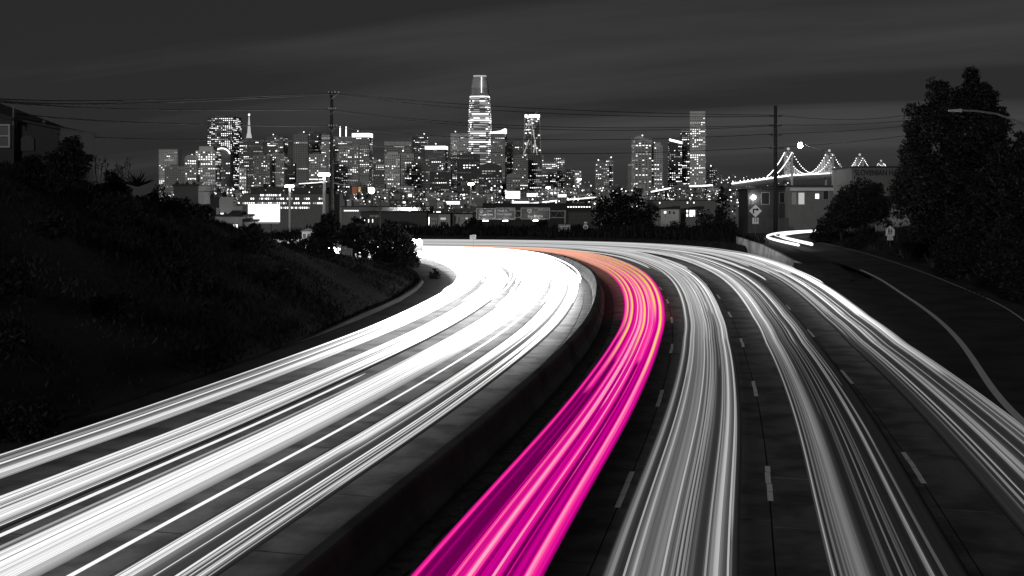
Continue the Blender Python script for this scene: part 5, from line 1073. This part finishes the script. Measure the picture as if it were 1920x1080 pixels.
mb = MB(); a, b = at(412, 398, 141), at(420, 405, 141); mb.box(a.x, b.x, 141, 142, b.z - .3, a.z); mb.build('dormer', GN['light'], t); mb = MB(); a, b = at(414, 399.5, 140.95), at(419, 404, 140.95); mb.quad((a.x, 140.9, b.z), (b.x, 140.9, b.z), (b.x, 140.9, a.z), (a.x, 140.9, a.z)); mb.build('dormer_pane', E_HI, t)
mb = MB(); v = [at(423, 405, 140), at(452, 405, 140), at(452, 394.5, 140), at(436, 394.5, 140)]; mb.add([*v, *[q_ + Vector((0, 3, 0)) for q_ in v]], [(0,1,2,3), (3,2,6,7), (1,5,6,2), (0,3,7,4), (7,6,5,4)]); mb.build('roof_block', M_roof, t)
facade_block('house', 455, 467, 416, 445, 138.5, 'light', 'narrow pale porch right of the pale flat-roofed house', [(456.5, 460, 421, 436, 0)], 5, zb=-1)
facade_block('house', 566, 592, 434, 462, 170, 'mid', 'small lit house left of the pole foot tree', [(568, 574, 438, 446, 1), (584, 590, 440, 452, 2), (576, 582, 438, 448, 0)], 6, 'gable', zb=-3)
# right side houses
D = 222
t = facade_block('timber_house', 1402, 1474, 356, 445, D, 'dark', 'dark timber-sided house with city lights in its windows behind the right pole', [(1428, 1442, 361.5, 382.5, 0), (1462, 1471, 361.5, 380, 0), (1405, 1411, 370, 381, 0)], 9, zb=1)
sid = MB(); a, b = at(1402, 352, D), at(1474, 445, D); z = a.z - .1
while z > 2.2:
    for (u0, u1) in ((1402.2, 1426.8), (1443.3, 1460.8), (1472, 1473.8)):
        sid.add([(at(u0,0,D).x, D - .001, z), (at(u1,0,D).x, D - .001, z), (at(u1,0,D).x, D - .045, z - .2), (at(u0,0,D).x, D - .045, z - .2), (at(u0,0,D).x, D - .001, z - .2), (at(u1,0,D).x, D - .001, z - .2)], [(0,3,2,1), (3,4,5,2)])
    z -= .21
tag(sid.build('siding_boards', GN['dark'], t), kind='stuff')
lampp = at(1413, 370, D - .6); mb = MB(); mb.ball(lampp, .42, 10, 6); pl_ = thing('porch_lamp', tuple(lampp), 'glowing round lamp on the corner of the timber house', 'lamp'); mb.build('globe', emat('porch', 22, sample='FRONT_BACK'), pl_); mb = MB(); mb.tube([lampp, lampp + Vector((0, .58, .1))], .05, 5); mb.build('bracket', M_dsteel, pl_)
t = facade_block('stucco_house', 1475.5, 1590, 350, 445, D - 1.5, 'mid', 'grey stucco house with a pale cornice right of the utility pole', [(1485, 1492.5, 361.5, 383, 1), (1497, 1508, 361.5, 383, 2), (1528.5, 1535.5, 363.5, 372.5, 3), (1543.5, 1553, 358, 374, 0)], 9, zb=1)
mb = MB(); a, b = at(1477, 352, D), at(1560, 358, D); mb.box(a.x, b.x, D - 1.9, D - 1.51, b.z, a.z - .03); mb.build('cornice', GN['pale'], t)
for i in range(14):
    px = 1404 + i * 5.4; a = at(px, 409, D - 8); mb = MB(); mb.box(a.x, a.x + .46, D - 8, D - 7.95, 1.0, a.z + .1 * (i % 3 == 0)); 
    if i == 0: fn = thing('board_fence', (a.x, D - 8, 1), 'low dark board fence at the foot of the timber house', 'fence')
    mb.build('board', GN['dark'], fn)
# hall with lettering
D = 176; t = facade_block('hall', 1597, 1745, 314.5, 420, D, 'hall', 'grey hall with dark lettering along its top behind the right shrubs', [(1600, 1604, 328, 336, 0)], 10, zb=1)
text_mesh('letters', 'SLOVENIAN HALL', 1.15, at(1648, 324.3, D - .04), M_black, t, .02, xs=.78, bold=.015)
p, r_ = at(1664, 372, 150), at(1720, 430, 150); sh = thing('shed', (p.x, 150, r_.z), 'pale blank wall glimpsed under the tallest tree', 'building'); mb = MB(); mb.box(p.x, r_.x, 150, 155, r_.z - 2, p.z); mb.build('wall', GN['light'], sh); mb = MB(); mb.box(p.x - .1, r_.x + .1, 149.9, 155.1, p.z, p.z + .15); mb.build('roof', M_roof, sh)
# small fence pieces on the left slope by the trees
fnc = thing('plank_fence', (at(640, 466, 128).x, 128, hz1(at(640, 466, 128).x, 128)), 'short pale plank fence on the slope below the dark trees', 'fence')
for i in range(9):
    p = at(631 + i * 3.4, 458 + i*1.2, 126); mb = MB(); mb.box(p.x, p.x + .15, 126, 126.04, p.z - .75 - .1*(i % 2), p.z + .05*(i % 3)); mb.build('board', GN['mid'], fnc)
